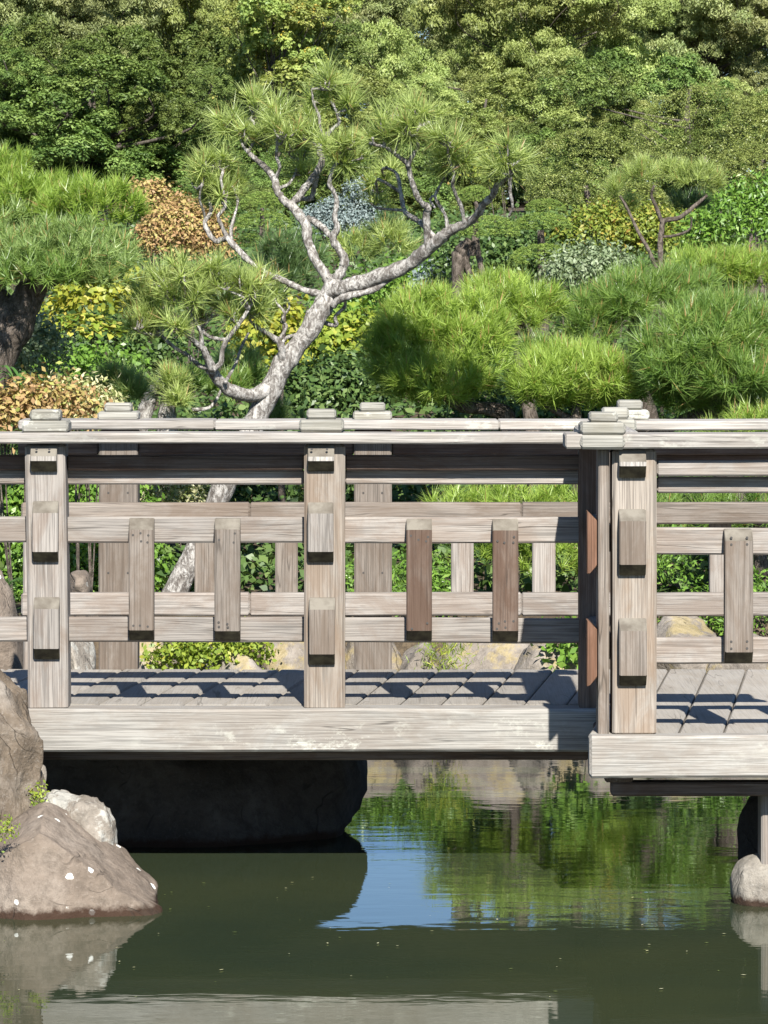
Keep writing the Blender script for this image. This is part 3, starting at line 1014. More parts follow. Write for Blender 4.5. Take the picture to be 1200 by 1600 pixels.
def hedge(label, d, domes):
    x0 = sum(q[0] for q in domes) / len(domes)
    root = empty('hedge', (P(x0, 500, d).x, d, ground_z(0, d)))
    tag(root, label, 'hedge', 'clipped evergreen domes')
    for (x, y, rx, ry) in domes:
        o = bpy.data.objects.new('foliage_dome', lobe_mesh('l_camellia', leaf=3.3 / rx, aspect=0.5, per=26, nsub=900, sub_r=(0.05, 0.10), inner=0.88))
        link(o, root)
        o.location = P(x, y, d) - root.location
        o.scale = (rx * px(d), rx * px(d), ry * px(d))
        o.rotation_euler = (0, 0, random.uniform(0, 6.28))
        tr = [(Vector((o.location.x, 0, -0.1)), 0.05), (o.location * 0.5, 0.04), (o.location, 0.02)]
        obj('stem', tube_mesh('stem', [tr], 6, 0.1), M['bark_dark'], root)
    return root


def catmull(pts, k=6):
    if len(pts) < 3:
        pts = [pts[0], ((pts[0][0] + pts[1][0]) / 2, (pts[0][1] + pts[1][1]) / 2), pts[1]]
    q = [pts[0]] + list(pts) + [pts[-1]]
    out = []
    for i in range(1, len(q) - 2):
        for j in range(k):
            t = j / k
            p = [0.5 * (2 * b + (c - a) * t + (2 * a - 5 * b + 4 * c - dd) * t * t + (3 * b - a - 3 * c + dd) * t ** 3) for a, b, c, dd in zip(q[i - 1][0], q[i][0], q[i + 1][0], q[i + 2][0])]
            out.append((Vector(p), q[i][1] * (1 - t) + q[i + 1][1] * t))
    out.append((Vector(q[-2][0]), q[-2][1]))
    return out


def tube_mesh(name, branches, sides=10, rough=0.12, k=6):
    """branches: lists of (Vector, radius); knobbly tapering limbs in one mesh"""
    V, Fc = [], []
    for br_ in branches:
        pts = catmull(br_, k)
        ref = Vector((0.3, -1, 0.2)).normalized()
        rings = []
        for i, (p, r) in enumerate(pts):
            a = pts[max(0, i - 1)][0]; b = pts[min(len(pts) - 1, i + 1)][0]
            t = (b - a)
            if t.length < 1e-7: t = Vector((0, 0, 1))
            t.normalize()
            u = (ref - t * ref.dot(t)).normalized(); v = t.cross(u)
            ref = u
            i0 = len(V)
            for s in range(sides):
                an = 2 * math.pi * s / sides
                dv = u * math.cos(an) + v * math.sin(an)
                q = p + dv * r
                f = 1 + rough * (1.3 * mnoise.noise(q * (0.35 / max(r, 0.004))) + 0.7 * mnoise.noise(q * (1.3 / max(r, 0.004))))
                V.append(p + dv * r * f)
            rings.append(i0)
        for a, b in zip(rings, rings[1:]):
            for s in range(sides):
                Fc.append((a + s, a + (s + 1) % sides, b + (s + 1) % sides, b + s))
        Fc.append(tuple(rings[-1] + s for s in range(sides)))
        Fc.append(tuple(rings[0] + s for s in reversed(range(sides))))
    return pyd(name, V, Fc, True)


def limb_px(pts, d, origin, dd0=0.0, dd1=0.0):
    """pixel polyline (x, y, width) -> list of (Vector, radius), drifting in depth from dd0 to dd1"""
    out = []
    n = len(pts)
    for i, (x, y, w) in enumerate(pts):
        dd = d + dd0 + (dd1 - dd0) * i / max(1, n - 1)
        out.append((P(x, y, dd) - origin, w * 0.455 * px(dd)))
    return out


# ------------------------------------------------------------------ main airy pine
DP = 20.0
o0 = P(268, 940, DP); o0.z = 0.36
pine = empty('pine_tree', o0)
tag(pine, 'airy leaning pine with pale forked trunk and separate needle tufts', 'tree')


LIMB = []


def limbs(root, name, mat, d, lst, sides=10, rough=0.26):
    for p, a, b in lst:
        for i, q in enumerate(p):
            LIMB.append((q[0], q[1], a + (b - a) * i / max(1, len(p) - 1), i / max(1, len(p) - 1), q[2]))
    o = obj(name, tube_mesh(name, [limb_px(p, d, root.location, a, b) for p, a, b in lst], sides, rough), M[mat], root)
    return o


limbs(pine, 'trunk', 'bark', DP, [
    ([(255, 975, 50), (268, 940, 44), (300, 872, 40), (340, 782, 40), (368, 722, 39), (399, 661, 37), (424, 610, 38), (444, 567, 36), (466, 538, 35), (485, 513, 35), (494, 494, 36), (508, 473, 33), (518, 450, 32), (522, 436, 26)], 0, 0)], 20, 0.16)
limbs(pine, 'limb', 'bark', DP, [
    ([(430, 600, 28), (407, 614, 26), (383, 617, 23), (359, 609, 21), (343, 596, 20), (332, 580, 19), (328, 566, 15)], 0, -0.25),
    ([(331, 578, 13), (321, 551, 12), (308, 537, 10), (287, 519, 9), (279, 508, 6)], -0.25, -0.4),
    ([(333, 578, 10), (345, 567, 9), (348, 545, 8), (356, 529, 8), (372, 508, 8), (388, 484, 6)], -0.25, -0.3),
    ([(328, 574, 9), (313, 572, 8), (295, 556, 7), (273, 543, 6), (252, 524, 5)], -0.25, -0.1),
    ([(316, 545, 8), (313, 519, 7), (305, 503, 6), (295, 487, 6), (287, 465, 5)], -0.3, -0.4),
    ([(356, 531, 7), (329, 527, 6), (316, 513, 6), (332, 495, 5)], -0.28, -0.15),
    ([(352, 597, 8), (356, 590, 6), (369, 567, 5), (377, 543, 5), (388, 521, 4)], -0.2, 0.2)])
limbs(pine, 'limb', 'bark', DP, [
    ([(432, 590, 20), (440, 570, 17), (441, 553, 15), (436, 535, 11), (415, 519, 8), (401, 511, 6), (390, 500, 4)], 0.0, -0.15),
    ([(438, 538, 8), (450, 527, 6), (466, 521, 5), (480, 505, 4)], 0.0, 0.15),
    ([(436, 530, 6), (448, 510, 5), (440, 500, 5), (452, 480, 4), (447, 465, 4)], -0.02, 0.2),
    ([(446, 490, 5), (436, 478, 4), (428, 468, 3)], 0, 0.1),
    ([(508, 505, 8), (525, 508, 7), (524, 494, 6), (538, 480, 6), (540, 468, 4)], 0.05, -0.05)])
limbs(pine, 'limb', 'bark', DP, [
    ([(506, 460, 14), (480, 455, 12), (458, 446, 12), (440, 437, 11), (422, 430, 10), (400, 416, 9), (382, 401, 11), (362, 380, 11), (353, 372, 10), (337, 377, 9), (325, 362, 9), (320, 347, 8), (329, 331, 6), (327, 305, 5)], 0, 0.3),
    ([(356, 374, 9), (346, 352, 7), (341, 338, 6), (352, 322, 6), (349, 300, 5), (345, 280, 4)], 0.2, 0.2),
    ([(362, 378, 7), (361, 358, 6), (366, 338, 5), (371, 318, 4), (366, 295, 3)], 0.2, 0.3),
    ([(322, 350, 6), (318, 330, 5), (312, 312, 4), (315, 290, 3)], 0.3, 0.15)])
limbs(pine, 'limb', 'bark', DP, [
    ([(519, 446, 24), (507, 427, 19), (492, 405, 17), (482, 377, 16), (477, 352, 17), (465, 332, 18), (452, 318, 15)], 0, 0.15),
    ([(454, 320, 15), (442, 312, 13), (432, 295, 12), (428, 280, 12), (415, 262, 11), (400, 249, 9), (387, 237, 7), (380, 227, 6), (372, 205, 4)], 0.15, 0.3),
    ([(388, 238, 6), (394, 225, 5), (400, 210, 4), (396, 190, 4)], 0.28, 0.35),
    ([(430, 279, 7), (437, 262, 6), (432, 245, 6), (433, 225, 5), (432, 200, 4)], 0.2, 0.1),
    ([(435, 294, 7), (450, 288, 6), (461, 272, 5), (468, 250, 4)], 0.2, 0.35),
    ([(456, 318, 14), (470, 303, 13), (487, 280, 12), (497, 266, 13), (503, 250, 11), (499, 233, 10), (508, 214, 9), (520, 201, 7), (530, 192, 6), (527, 180, 5), (522, 165, 4)], 0.15, 0.1),
    ([(503, 215, 6), (500, 198, 5), (498, 180, 5), (490, 160, 4), (487, 140, 3)], 0.1, 0.1),
    ([(480, 340, 11), (500, 352, 11), (516, 368, 11)], 0.2, 0.05),
    ([(470, 310, 9), (485, 310, 9), (492, 290, 8), (496, 275, 7)], 0.25, 0.2)])
limbs(pine, 'limb', 'bark', DP, [
    ([(523, 440, 20), (536, 418, 17), (537, 402, 15), (526, 385, 14), (520, 371, 13), (527, 357, 11), (523, 340, 10), (526, 315, 8), (522, 300, 8), (515, 287, 8), (520, 265, 7), (530, 250, 5), (538, 232, 4)], 0, -0.1)])
limbs(pine, 'limb', 'bark', DP, [
    ([(512, 462, 26), (532, 451, 28), (577, 436, 27), (628, 419, 25), (656, 399, 24), (679, 379, 23), (701, 362, 18), (730, 348, 15), (747, 334, 15), (755, 320, 12), (769, 306, 12), (776, 291, 10), (789, 280, 8), (801, 270, 6), (800, 258, 4)], 0, -0.8),
    ([(520, 478, 12), (530, 468, 13), (547, 462, 13), (583, 453, 11), (610, 436, 8)], -0.05, -0.15),
    ([(669, 388, 13), (667, 360, 13), (667, 334, 13), (668, 324, 12), (656, 314, 10), (645, 289, 10), (637, 258, 9), (626, 247, 7), (616, 240, 7), (602, 229, 6), (586, 226, 5), (582, 215, 4)], -0.27, -0.55),
    ([(637, 260, 7), (646, 241, 7), (653, 229, 7), (651, 212, 5), (653, 200, 4)], -0.44, -0.55),
    ([(616, 240, 5), (622, 225, 4), (624, 210, 4)], -0.5, -0.5),
    ([(679, 372, 11), (660, 350, 10), (645, 340, 9), (632, 329, 8), (626, 300, 7), (620, 272, 6), (604, 262, 4)], -0.29, 0.0),
    ([(726, 350, 8), (721, 325, 7), (713, 306, 6), (707, 289, 6), (710, 272, 5), (706, 262, 4)], -0.4, -0.55),
    ([(699, 362, 8), (697, 340, 6), (688, 323, 6), (680, 306, 5), (690, 285, 4), (695, 268, 4)], -0.34, -0.35),
    ([(680, 325, 5), (672, 312, 4), (684, 300, 4)], -0.33, -0.33),
    ([(797, 276, 7), (797, 300, 6), (801, 322, 5), (795, 338, 4)], -0.75, -0.65)])
shoots_at(pine, 'n_main', [
    (215, 500, 26), (222, 455, 28), (256, 435, 28), (288, 425, 28), (300, 465, 24), (332, 425, 28), (345, 468, 26), (378, 440, 28), (398, 480, 26), (410, 432, 28), (428, 455, 22), (248, 490, 26), (275, 500, 24), (322, 490, 20), (365, 490, 18), (240, 465, 24), (312, 440, 24), (395, 460, 24), (205, 478, 18), (292, 445, 22), (355, 440, 22), (270, 460, 22), (425, 475, 16), (235, 515, 16)], DP)
shoots_at(pine, 'n_main', [
    (368, 190, 26), (395, 162, 30), (430, 175, 28), (442, 205, 26), (355, 195, 20), (412, 205, 24), (385, 205, 24), (466, 240, 26), (478, 205, 26), (452, 225, 22), (485, 180, 20), (470, 262, 20),
    (508, 125, 28), (530, 140, 26), (495, 150, 22), (545, 162, 16), (520, 160, 22), (530, 232, 26), (548, 222, 20), (540, 250, 20), (515, 225, 18),
    (318, 262, 26), (343, 250, 26), (360, 272, 24), (310, 285, 20), (340, 288, 22), (325, 290, 18), (372, 285, 14), (322, 308, 16), (350, 302, 18), (370, 300, 14)], DP)
shoots_at(pine, 'n_main', [
    (600, 200, 24), (622, 178, 26), (652, 175, 26), (640, 198, 24), (588, 215, 20), (672, 182, 18), (612, 215, 18), (660, 200, 18),
    (700, 215, 24), (716, 232, 26), (695, 245, 24), (688, 262, 18), (722, 250, 18),
    (790, 235, 28), (802, 252, 26), (776, 255, 24), (812, 245, 18), (795, 262, 18), (590, 290, 22, 0.25), (602, 265, 20, 0.25), (585, 312, 18, 0.25), (560, 240, 18, 0.2)], DP)

# ------------------------------------------------------------------ cushion pines
def cushion_pine(label, d, base, trunk, pads, mat, bark='bark_dark', **k):
    b = P(base[0], base[1], d)
    b.z = ground_z(b.x, d)
    root = empty('pine_tree', b)
    tag(root, label, 'tree', 'pruned garden pines')
    if trunk:
        limbs(root, 'trunk', bark, d, trunk, 10, 0.16)
    for p_ in pads:
        x, y, rx, ry = p_[0], p_[1] + 0.10 * p_[3], p_[2] * 1.06, p_[3] * 1.16
        dd = d + (p_[4] if len(p_) > 4 else 0)
        kk = dict(k)
        if len(p_) > 6: kk.update(p_[6])
        pad(root, p_[5] if len(p_) > 5 and p_[5] else mat, x, y, rx, ry, dd, **kk)
    return root


cushion_pine('big cushion pine with thick dark trunk at the edge of the garden', 19.4, (-20, 900), [
    ([(-60, 900, 90), (-45, 700, 84), (-10, 560, 78), (25, 500, 70), (50, 450, 54), (70, 410, 36)], 0, 0.1),
    ([(20, 505, 50), (-10, 450, 40), (-30, 400, 30), (-20, 330, 24)], 0, 0.4),
    ([(50, 450, 40), (110, 420, 24), (160, 405, 16)], 0, 0)],
    [(-5, 405, 100, 52, 0.0, 'n_blue'), (110, 398, 112, 56, -0.1, 'n_blue'), (60, 425, 90, 32, -0.25, 'n_green'), (150, 425, 60, 30, -0.2, 'n_blue'),
     (152, 325, 84, 48, 0.1, 'n_vivid'), (40, 330, 90, 56, 0.35, 'n_vivid'), (0, 300, 60, 40, 0.5, 'n_vivid'), (100, 300, 60, 34, 0.5, 'n_vivid'), (10, 258, 50, 26, 0.7, 'n_vivid'), (-10, 345, 60, 40, 0.2, 'n_blue')], 'n_blue', length=0.082, per=40, dens=1.25)
cushion_pine('broad yellow-green cushion pine behind the handrail, right of the leaning trunk', 21.0, (730, 900), [
    ([(800, 900, 40), (800, 760, 36), (795, 660, 30), (770, 640, 26), (730, 636, 24), (700, 620, 20), (680, 570, 14)], 0.2, 0),
    ([(730, 636, 18), (740, 590, 14), (730, 540, 10)], 0.1, 0)],
    [(690, 510, 108, 64, 0), (640, 540, 74, 56, -0.1), (735, 545, 68, 54, -0.15), (690, 590, 76, 38, -0.25), (610, 570, 46, 44, 0.1), (660, 480, 70, 36, 0.1), (740, 500, 60, 44, 0), (640, 600, 50, 30, -0.1), (690, 612, 60, 24, -0.1), (745, 598, 42, 32, 0)], 'n_bright', low=-0.6)
cushion_pine('smaller yellow-green cushion pine half hidden behind the broad one', 22.6, (830, 880), [
    ([(840, 880, 30), (835, 700, 26), (820, 600, 24), (812, 530, 22), (815, 490, 16)], 0, 0)],
    [(800, 462, 78, 38, 0), (770, 450, 46, 28, 0.1), (840, 475, 46, 34, 0), (815, 495, 46, 26, -0.1)], 'n_bright', low=-0.5)
cushion_pine('low spreading yellow-green pine in front of a dark shadow by the corner posts', 21.0, (900, 880), [
    ([(900, 880, 26), (905, 720, 22), (900, 640, 18), (900, 600, 12)], 0, 0), ([(900, 660, 14), (850, 630, 10), (830, 600, 8)], 0, 0)],
    [(900, 585, 108, 46, 0), (850, 600, 62, 46, -0.1), (950, 595, 62, 42, -0.05), (890, 560, 70, 30, 0.1), (850, 550, 50, 26, 0.2, 'n_green'), (850, 618, 52, 28, 0), (905, 622, 62, 24, 0.1), (955, 612, 50, 28, 0.05)], 'n_bright', low=-0.3)
cushion_pine('dark green pine with tall candles above the low yellow-green pine', 22.8, (1010, 880), [
    ([(1060, 880, 34), (1040, 740, 34), (1010, 640, 30), (1000, 570, 26), (990, 520, 20), (1000, 470, 14)], 0.3, 0)],
    [(1010, 455, 84, 44, 0), (1070, 450, 56, 42, 0.15), (940, 480, 66, 42, -0.1), (925, 510, 50, 38, -0.2), (980, 470, 50, 40, -0.2)], 'n_green', low=-0.5, length=0.12)
cushion_pine('large dense green pine behind the platform railing', 20.8, (1130, 880), [
    ([(1150, 900, 60), (1140, 760, 56), (1120, 660, 46), (1115, 620, 40), (1105, 580, 26)], 0.2, 0.1), ([(1120, 640, 30), (1060, 660, 22), (1000, 690, 18)], 0.1, 0.2)],
    [(1100, 530, 112, 62, 0), (1180, 540, 80, 66, 0.1), (1060, 570, 68, 50, -0.15), (1130, 500, 90, 44, 0.1), (1150, 590, 70, 42, -0.2), (1190, 600, 50, 50, -0.1), (1060, 620, 48, 30, 0.05), (1085, 618, 60, 30, 0.1), (1150, 630, 50, 26, 0.1), (1020, 600, 42, 34, 0.1)], 'n_green', low=-0.6, length=0.12)
cushion_pine('bright yellow-green pine in the gap under the small high pine', 25.0, (1140, 860), [
    ([(1150, 860, 24), (1145, 600, 22), (1140, 470, 18), (1130, 430, 10)], 0, 0), ([(1145, 480, 12), (1125, 455, 9), (1115, 440, 7)], 0, -.2)],
    [(1110, 412, 70, 30, 0), (1150, 420, 60, 36, 0), (1190, 430, 50, 36, 0)], 'n_bright', low=-0.4)
cushion_pine('low green pine tips just above the handrail at the photograph edge', 20.0, (1180, 880), [
    ([(1190, 900, 24), (1185, 780, 20), (1180, 690, 14)], 0, 0)],
    [(1185, 660, 62, 34, -0.2), (1130, 690, 50, 34, -0.1)], 'n_bright', low=-0.4, length=0.09)
cushion_pine('small high pine with twin grey stems against the clipped hedge', 26.0, (1030, 800), [
    ([(1040, 800, 13), (1036, 600, 12), (1032, 400, 10), (1034, 360, 10), (1038, 345, 9), (1062, 340, 8), (1085, 322, 7), (1105, 305, 5)], 0, 0),
    ([(1036, 352, 8), (1026, 325, 7), (1018, 305, 5), (1022, 290, 4)], 0, -0.1),
    ([(1026, 420, 7), (1012, 388, 7), (995, 358, 6), (980, 325, 5), (968, 305, 4)], 0, 0),
    ([(1034, 370, 5), (1055, 368, 5), (1078, 358, 4), (1080, 340, 3)], 0, -0.1)],
    [(1006, 270, 34, 25, 0), (962, 296, 22, 24, 0), (1088, 274, 36, 25, 0), (1118, 288, 18, 20, 0.1), (1050, 262, 26, 15, 0.1), (985, 320, 18, 14, 0.15), (1080, 314, 36, 14, 0.3, 'n_dark')], 'n_main', bark='bark_dark', low=-0.25, length=0.10, width=0.004)
cushion_pine('low blue-green pine tips above the far post cap', 20.6, (185, 900), [
    ([(190, 900, 20), (188, 760, 18), (185, 650, 12), (182, 610, 8)], 0, 0)],
    [(180, 600, 48, 34, 0), (205, 605, 30, 30, -0.1), (155, 615, 30, 26, 0)], 'n_blue', low=-0.3)
cushion_pine('small pine with gnarled brown trunk behind the leaning trunk', 21.2, (255, 900), [
    ([(262, 920, 40), (262, 700, 38), (262, 640, 30), (268, 600, 16), (300, 585, 12)], 0, 0), ([(205, 700, 36), (228, 640, 28), (240, 610, 20), (262, 590, 12)], 0, 0), ([(300, 640, 8), (330, 635, 6), (350, 600, 5)], -.1, 0)],
    [(265, 595, 34, 26, -0.1, 'n_main'), (305, 600, 40, 30, 0, 'n_green'), (355, 600, 40, 26, 0.1, 'n_green'), (390, 585, 30, 26, 0.2, 'n_green'), (280, 620, 26, 18, -0.2, 'n_main'), (370, 560, 40, 24, .3, 'n_blue')], 'n_green', bark='bark', low=-0.5, dens=0.6)
cushion_pine('rounded blue-green pine tip at the foot of the leaning trunk', 22.0, (440, 880), [
    ([(440, 880, 14), (440, 760, 12), (436, 680, 8)], 0, 0)], [(432, 645, 28, 30, 0), (420, 665, 26, 24, 0)], 'n_blue', low=-0.4)
cushion_pine('dark shaded pine between the forks of the leaning trunk', 23.5, (450, 860), [
    ([(445, 860, 9), (440, 640, 7), (445, 480, 6), (450, 420, 5)], 0, 0)],
    [(430, 395, 44, 40, 0, 'n_dark'), (470, 405, 46, 40, 0.1, 'n_dark'), (450, 430, 50, 32, 0, 'n_dark'), (560, 385, 40, 26, 0.1, 'n_main'), (615, 375, 40, 30, 0, 'n_main'), (600, 350, 30, 20, 0.1, 'n_dark')], 'n_dark', low=-0.5, dens=0.7)
cushion_pine('low grassy green pine seen between the upper rails', 19.6, (800, 940), [
    ([(800, 960, 20), (805, 880, 16), (800, 830, 10)], 0, 0)],
    [(720, 795, 62, 36, 0), (800, 790, 70, 40, 0), (880, 795, 60, 40, 0), (860, 860, 70, 60, 0.1), (930, 860, 50, 60, .1), (760, 850, 70, 50, .2), (1010, 800, 60, 50, .2, 'n_green'), (1090, 800, 60, 50, .3, 'n_green'), (1170, 800, 60, 50, .2, 'n_green'), (980, 870, 60, 50, .3, 'n_green')], 'n_bright', low=-0.4, dens=.8)

# ------------------------------------------------------------------ shrubs
bush('shrub', 'rusty orange clipped dome shrub beside the leaning pine', 'shrub', 'l_orange', [(285, 362, 62, 46), (262, 380, 44, 36), (315, 380, 44, 36)], 27, 0.032, 700, 8, jitter=0.6, amp=0.06, shell=0.12)
bush('shrub', 'small rusty dome shrub peeping over the vivid green pine pads', 'shrub', 'l_orange', [(230, 310, 36, 22)], 28.5, 0.032, 800, 8, jitter=0.6, amp=0.06, shell=0.12)
bush('blue_spruce', 'pale blue spruce with layered pads between the pine forks', 'tree', 'l_spruce', [(505, 342, 30, 16), (548, 350, 44, 18), (560, 298, 16, 12), (530, 326, 22, 12), (575, 325, 18, 14)], 40, 0.035, 900, 8, jitter=0.9, amp=0.1)
def cloud(label, d, pads_, trunk):
    b = P(trunk[0][0][0], trunk[0][0][1], d); b.z = ground_z(b.x, d)
    root = empty('cloud_conifer', b)
    tag(root, label, 'tree', 'cloud-pruned conifers')
    limbs(root, 'trunk', 'bark_dark', d, [(t, 0, 0) for t in trunk])
    for (x, y, rx, ry, dd) in pads_:
        c = P(x, y, d + dd) - root.location
        o = bpy.data.objects.new('foliage_pad', lobe_mesh('l_yew', leaf=0.06, aspect=0.4, per=26, nsub=520, low=-0.12, sub_r=(0.05, 0.10), inner=0.9))
        link(o, root)
        o.location = c
        o.scale = (rx * px(d), rx * px(d) * 0.85, ry * px(d) * 1.15)
        o.rotation_euler = (0, 0, random.uniform(0, 6.28))
cloud('cloud-pruned conifer with twin pale stems under a domed pad', 27, [(765, 366, 54, 26, 0), (742, 312, 30, 20, 0.3)],
      [[(715, 700, 26), (716, 430, 22), (720, 395, 26), (735, 375, 14)], [(735, 430, 10), (728, 405, 12), (745, 375, 10)], [(755, 430, 12), (748, 400, 10), (745, 372, 8)], [(738, 400, 8), (745, 330, 8), (742, 315, 6)]])
cloud('dark cloud-pruned conifer with stacked flat pads behind the fork', 33, [(410, 322, 40, 20, 0), (412, 354, 46, 22, -0.1), (398, 384, 40, 18, 0.1)],
      [[(410, 700, 14), (411, 450, 12), (410, 370, 10), (410, 325, 6)]])
cloud('three-tiered cloud-pruned conifer with deep shade beneath, right of the airy pine', 27.6, [(848, 356, 50, 22, 0), (852, 328, 36, 16, 0.25), (850, 410, 54, 26, -0.2), (890, 432, 36, 18, 0.2)],
      [[(850, 800, 20), (850, 500, 18), (848, 420, 16), (845, 360, 10)], [(850, 430, 10), (870, 420, 8), (885, 415, 6)]])
bush('shrub', 'bright yellow leaved shrub under the big cushion pine, back row', 'shrub', 'l_yellow', [(150, 470, 60, 30), (95, 500, 30, 24), (190, 450, 30, 22)], 25, 0.05, 300, 7, jitter=0.6, aspect=0.75)
bush('shrub', 'yellow shrub seen between trunk and dead branches', 'shrub', 'l_yellow', [(405, 535, 40, 34), (450, 560, 30, 34), (430, 500, 40, 26)], 28, 0.055, 260, 7, jitter=0.6, aspect=0.75)
bush('shrub', 'yellow-green rounded shrub right of the leaning trunk', 'shrub', 'l_yellowgreen', [(530, 545, 68, 36), (500, 530, 50, 28), (570, 530, 40, 30)], 29, 0.055, 320, 7, jitter=0.6, aspect=0.7)
bush('shrub', 'dark glossy shrub behind the middle post cap', 'shrub', 'l_gloss', [(520, 620, 74, 48), (560, 610, 50, 40), (470, 630, 40, 36)], 26, 0.055, 420, 7, jitter=0.8, aspect=0.5)
bush('shrub', 'leafy sprigged shrub under the long right limb', 'shrub', 'l_green', [(560, 490, 60, 40), (610, 460, 46, 30), (660, 435, 40, 26), (690, 425, 30, 22)], 31, 0.06, 300, 7, jitter=0.9, aspect=0.4)
bush('shrub', 'pale blue-green low conifer below the twin pale stems', 'shrub', 'l_spruce', [(705, 432, 34, 18), (680, 440, 26, 16)], 30, 0.04, 700, 7)
bush('shrub', 'silvery grey-green shrub between yellow-green and dark pines', 'shrub', 'l_sage', [(915, 420, 50, 30), (880, 430, 30, 26), (955, 425, 34, 28)], 25.5, 0.035, 700, 8, aspect=0.45, jitter=0.9)
bush('shrub', 'autumn red and yellow shrub beneath the small high pine', 'shrub', 'l_redyellow', [(930, 370, 60, 40), (990, 360, 50, 40), (1050, 375, 60, 36), (770, 262, 36, 24)], 29.5, 0.038, 500, 8, jitter=0.9)
bush('shrub', 'fresh green long-leaved shrub right of the small high pine', 'shrub', 'l_green', [(1160, 350, 66, 50), (1110, 375, 40, 36), (1200, 320, 40, 40)], 28.5, 0.05, 420, 8, aspect=0.35, jitter=0.9)


def obj_leaf_mat(name, stops, trans=0.35):
    N = NT(name)
    oi = N.n('ShaderNodeObjectInfo')
    c = N.ramp(oi.outputs['Random'], stops)
    n1 = N.noise(N.mapped((1, 1, 1)), 60, 2)
    c = N.mix(N.ramp(n1, [(0.4, 0.0), (0.7, 0.35)]), c, stops[0][1])
    p = N.principled(c, 0.45, spec=0.35)
    t = N.n('ShaderNodeBsdfTranslucent')
    N.l(c, t.inputs['Color'])
    m = N.n('ShaderNodeMixShader'); m.inputs[0].default_value = trans
    N.l(p.outputs[0], m.inputs[1]); N.l(t.outputs[0], m.inputs[2])
    return N.done(m.outputs[0])


M['leaf_yellow'] = obj_leaf_mat('broad_yellow_leaf', [(0, (0.14, 0.24, 0.03)), (0.5, (0.33, 0.38, 0.05)), (1, (0.60, 0.50, 0.12))])
M['leaf_strap'] = obj_leaf_mat('strap_leaf', [(0, (0.07, 0.16, 0.04)), (1, (0.16, 0.30, 0.07))])


def leaf_shape(name, L, W, n=5, bend=0.25, point=1.0):
    V, Fc = [], []
    for i in range(n + 1):
        t = i / n
        w = W / 2 * math.sin(math.pi * min(1, t ** 0.75 * 0.97 + 0.03)) ** point + 0.0005
        z = -bend * L * t * t
        V += [(L * t, -w, z + 0.25 * w), (L * t, 0, z), (L * t, w, z + 0.25 * w)]
    for i in range(n):
        a = i * 3
        Fc += [(a, a + 3, a + 4, a + 1), (a + 1, a + 4, a + 5, a + 2)]
    return pyd(name, V, Fc, True)


ysh = empty('shrub', (P(130, 560, 22.0).x, 22.0, ground_z(0, 22.0)))
tag(ysh, 'bright yellow broad-leaved shrub in front of the thick dark trunk', 'shrub')
lm = leaf_shape('leaf', 0.052, 0.040, 5, 0.2)
lm.materials.append(M['leaf_yellow'])
yst = []
for i in range(240):
    u = unit(1)[0]
    u[1] = -abs(u[1]); u[2] = abs(u[2]) * 1.0 - 0.25
    c = P(128, 515, 22.0)
    rr0 = random.uniform(0.75, 1.0)
    p = c + Vector((u[0] * 68 * px(22) * rr0, u[1] * 0.16 * rr0, u[2] * 34 * px(22) * rr0))
    o = bpy.data.objects.new('leaf', lm)
    link(o, ysh)
    o.location = p - ysh.location
    o.rotation_euler = (random.uniform(-0.5, 0.5), random.uniform(-0.3, 0.7), math.atan2(u[1], u[0]) + random.uniform(-0.9, 0.9))
    k = random.uniform(0.7, 1.25)
    o.scale = (k, k, k)
    if i % 16 == 0:
        yst.append([(Vector((0, 0, 0)), 0.008), ((p - ysh.location) * 0.5 + Vector((0, 0.03, -0.02)), 0.006), (p - ysh.location, 0.002)])
obj('stems', tube_mesh('stems', yst, 6, 0.05), M['bark_dark'], ysh)


def fern(label, x, y, d, n, L, seed):
    g = random.Random(seed)
    root = empty('fern', P(x, y, d))
    tag(root, label, 'fern', 'ferns at the photograph edge')
    for k in range(n):
        an = g.uniform(-0.9, 0.9) - math.pi / 2 + (g.choice([0, 0.9]))
        V = []
        m = 16
        hd = Vector((math.cos(an), math.sin(an), 0)); sd = Vector((-hd.y, hd.x, 0))
        el = g.uniform(0.7, 1.2)
        prev = None
        for i in range(m):
            t = i / m
            c = hd * (L * t) * 0.8 + Vector((0, 0, L * (el * t - 1.15 * t * t)))
            w = L * 0.30 * math.sin(math.pi * (0.15 + 0.85 * (1 - t) * 0.9)) * (1 - 0.4 * t)
            for s_ in (-1, 1):
                a = c - hd * L * 0.018; b = c + hd * L * 0.018
                tp = c + sd * (w * s_) + hd * (w * 0.35) + Vector((0, 0, -0.25 * w))
                mid = (a + tp) / 2 - hd * 0.0; mid2 = (b + tp) / 2 + hd * L * 0.012
                V += [a, mid, tp, mid2] if s_ > 0 else [a, mid2, tp, mid]
        V = np.array([v[:] for v in V])
        obj('frond', np_mesh('frond', V, 4, np.full(len(V) // 4, g.random())), M['l_fern'], root)
    return root


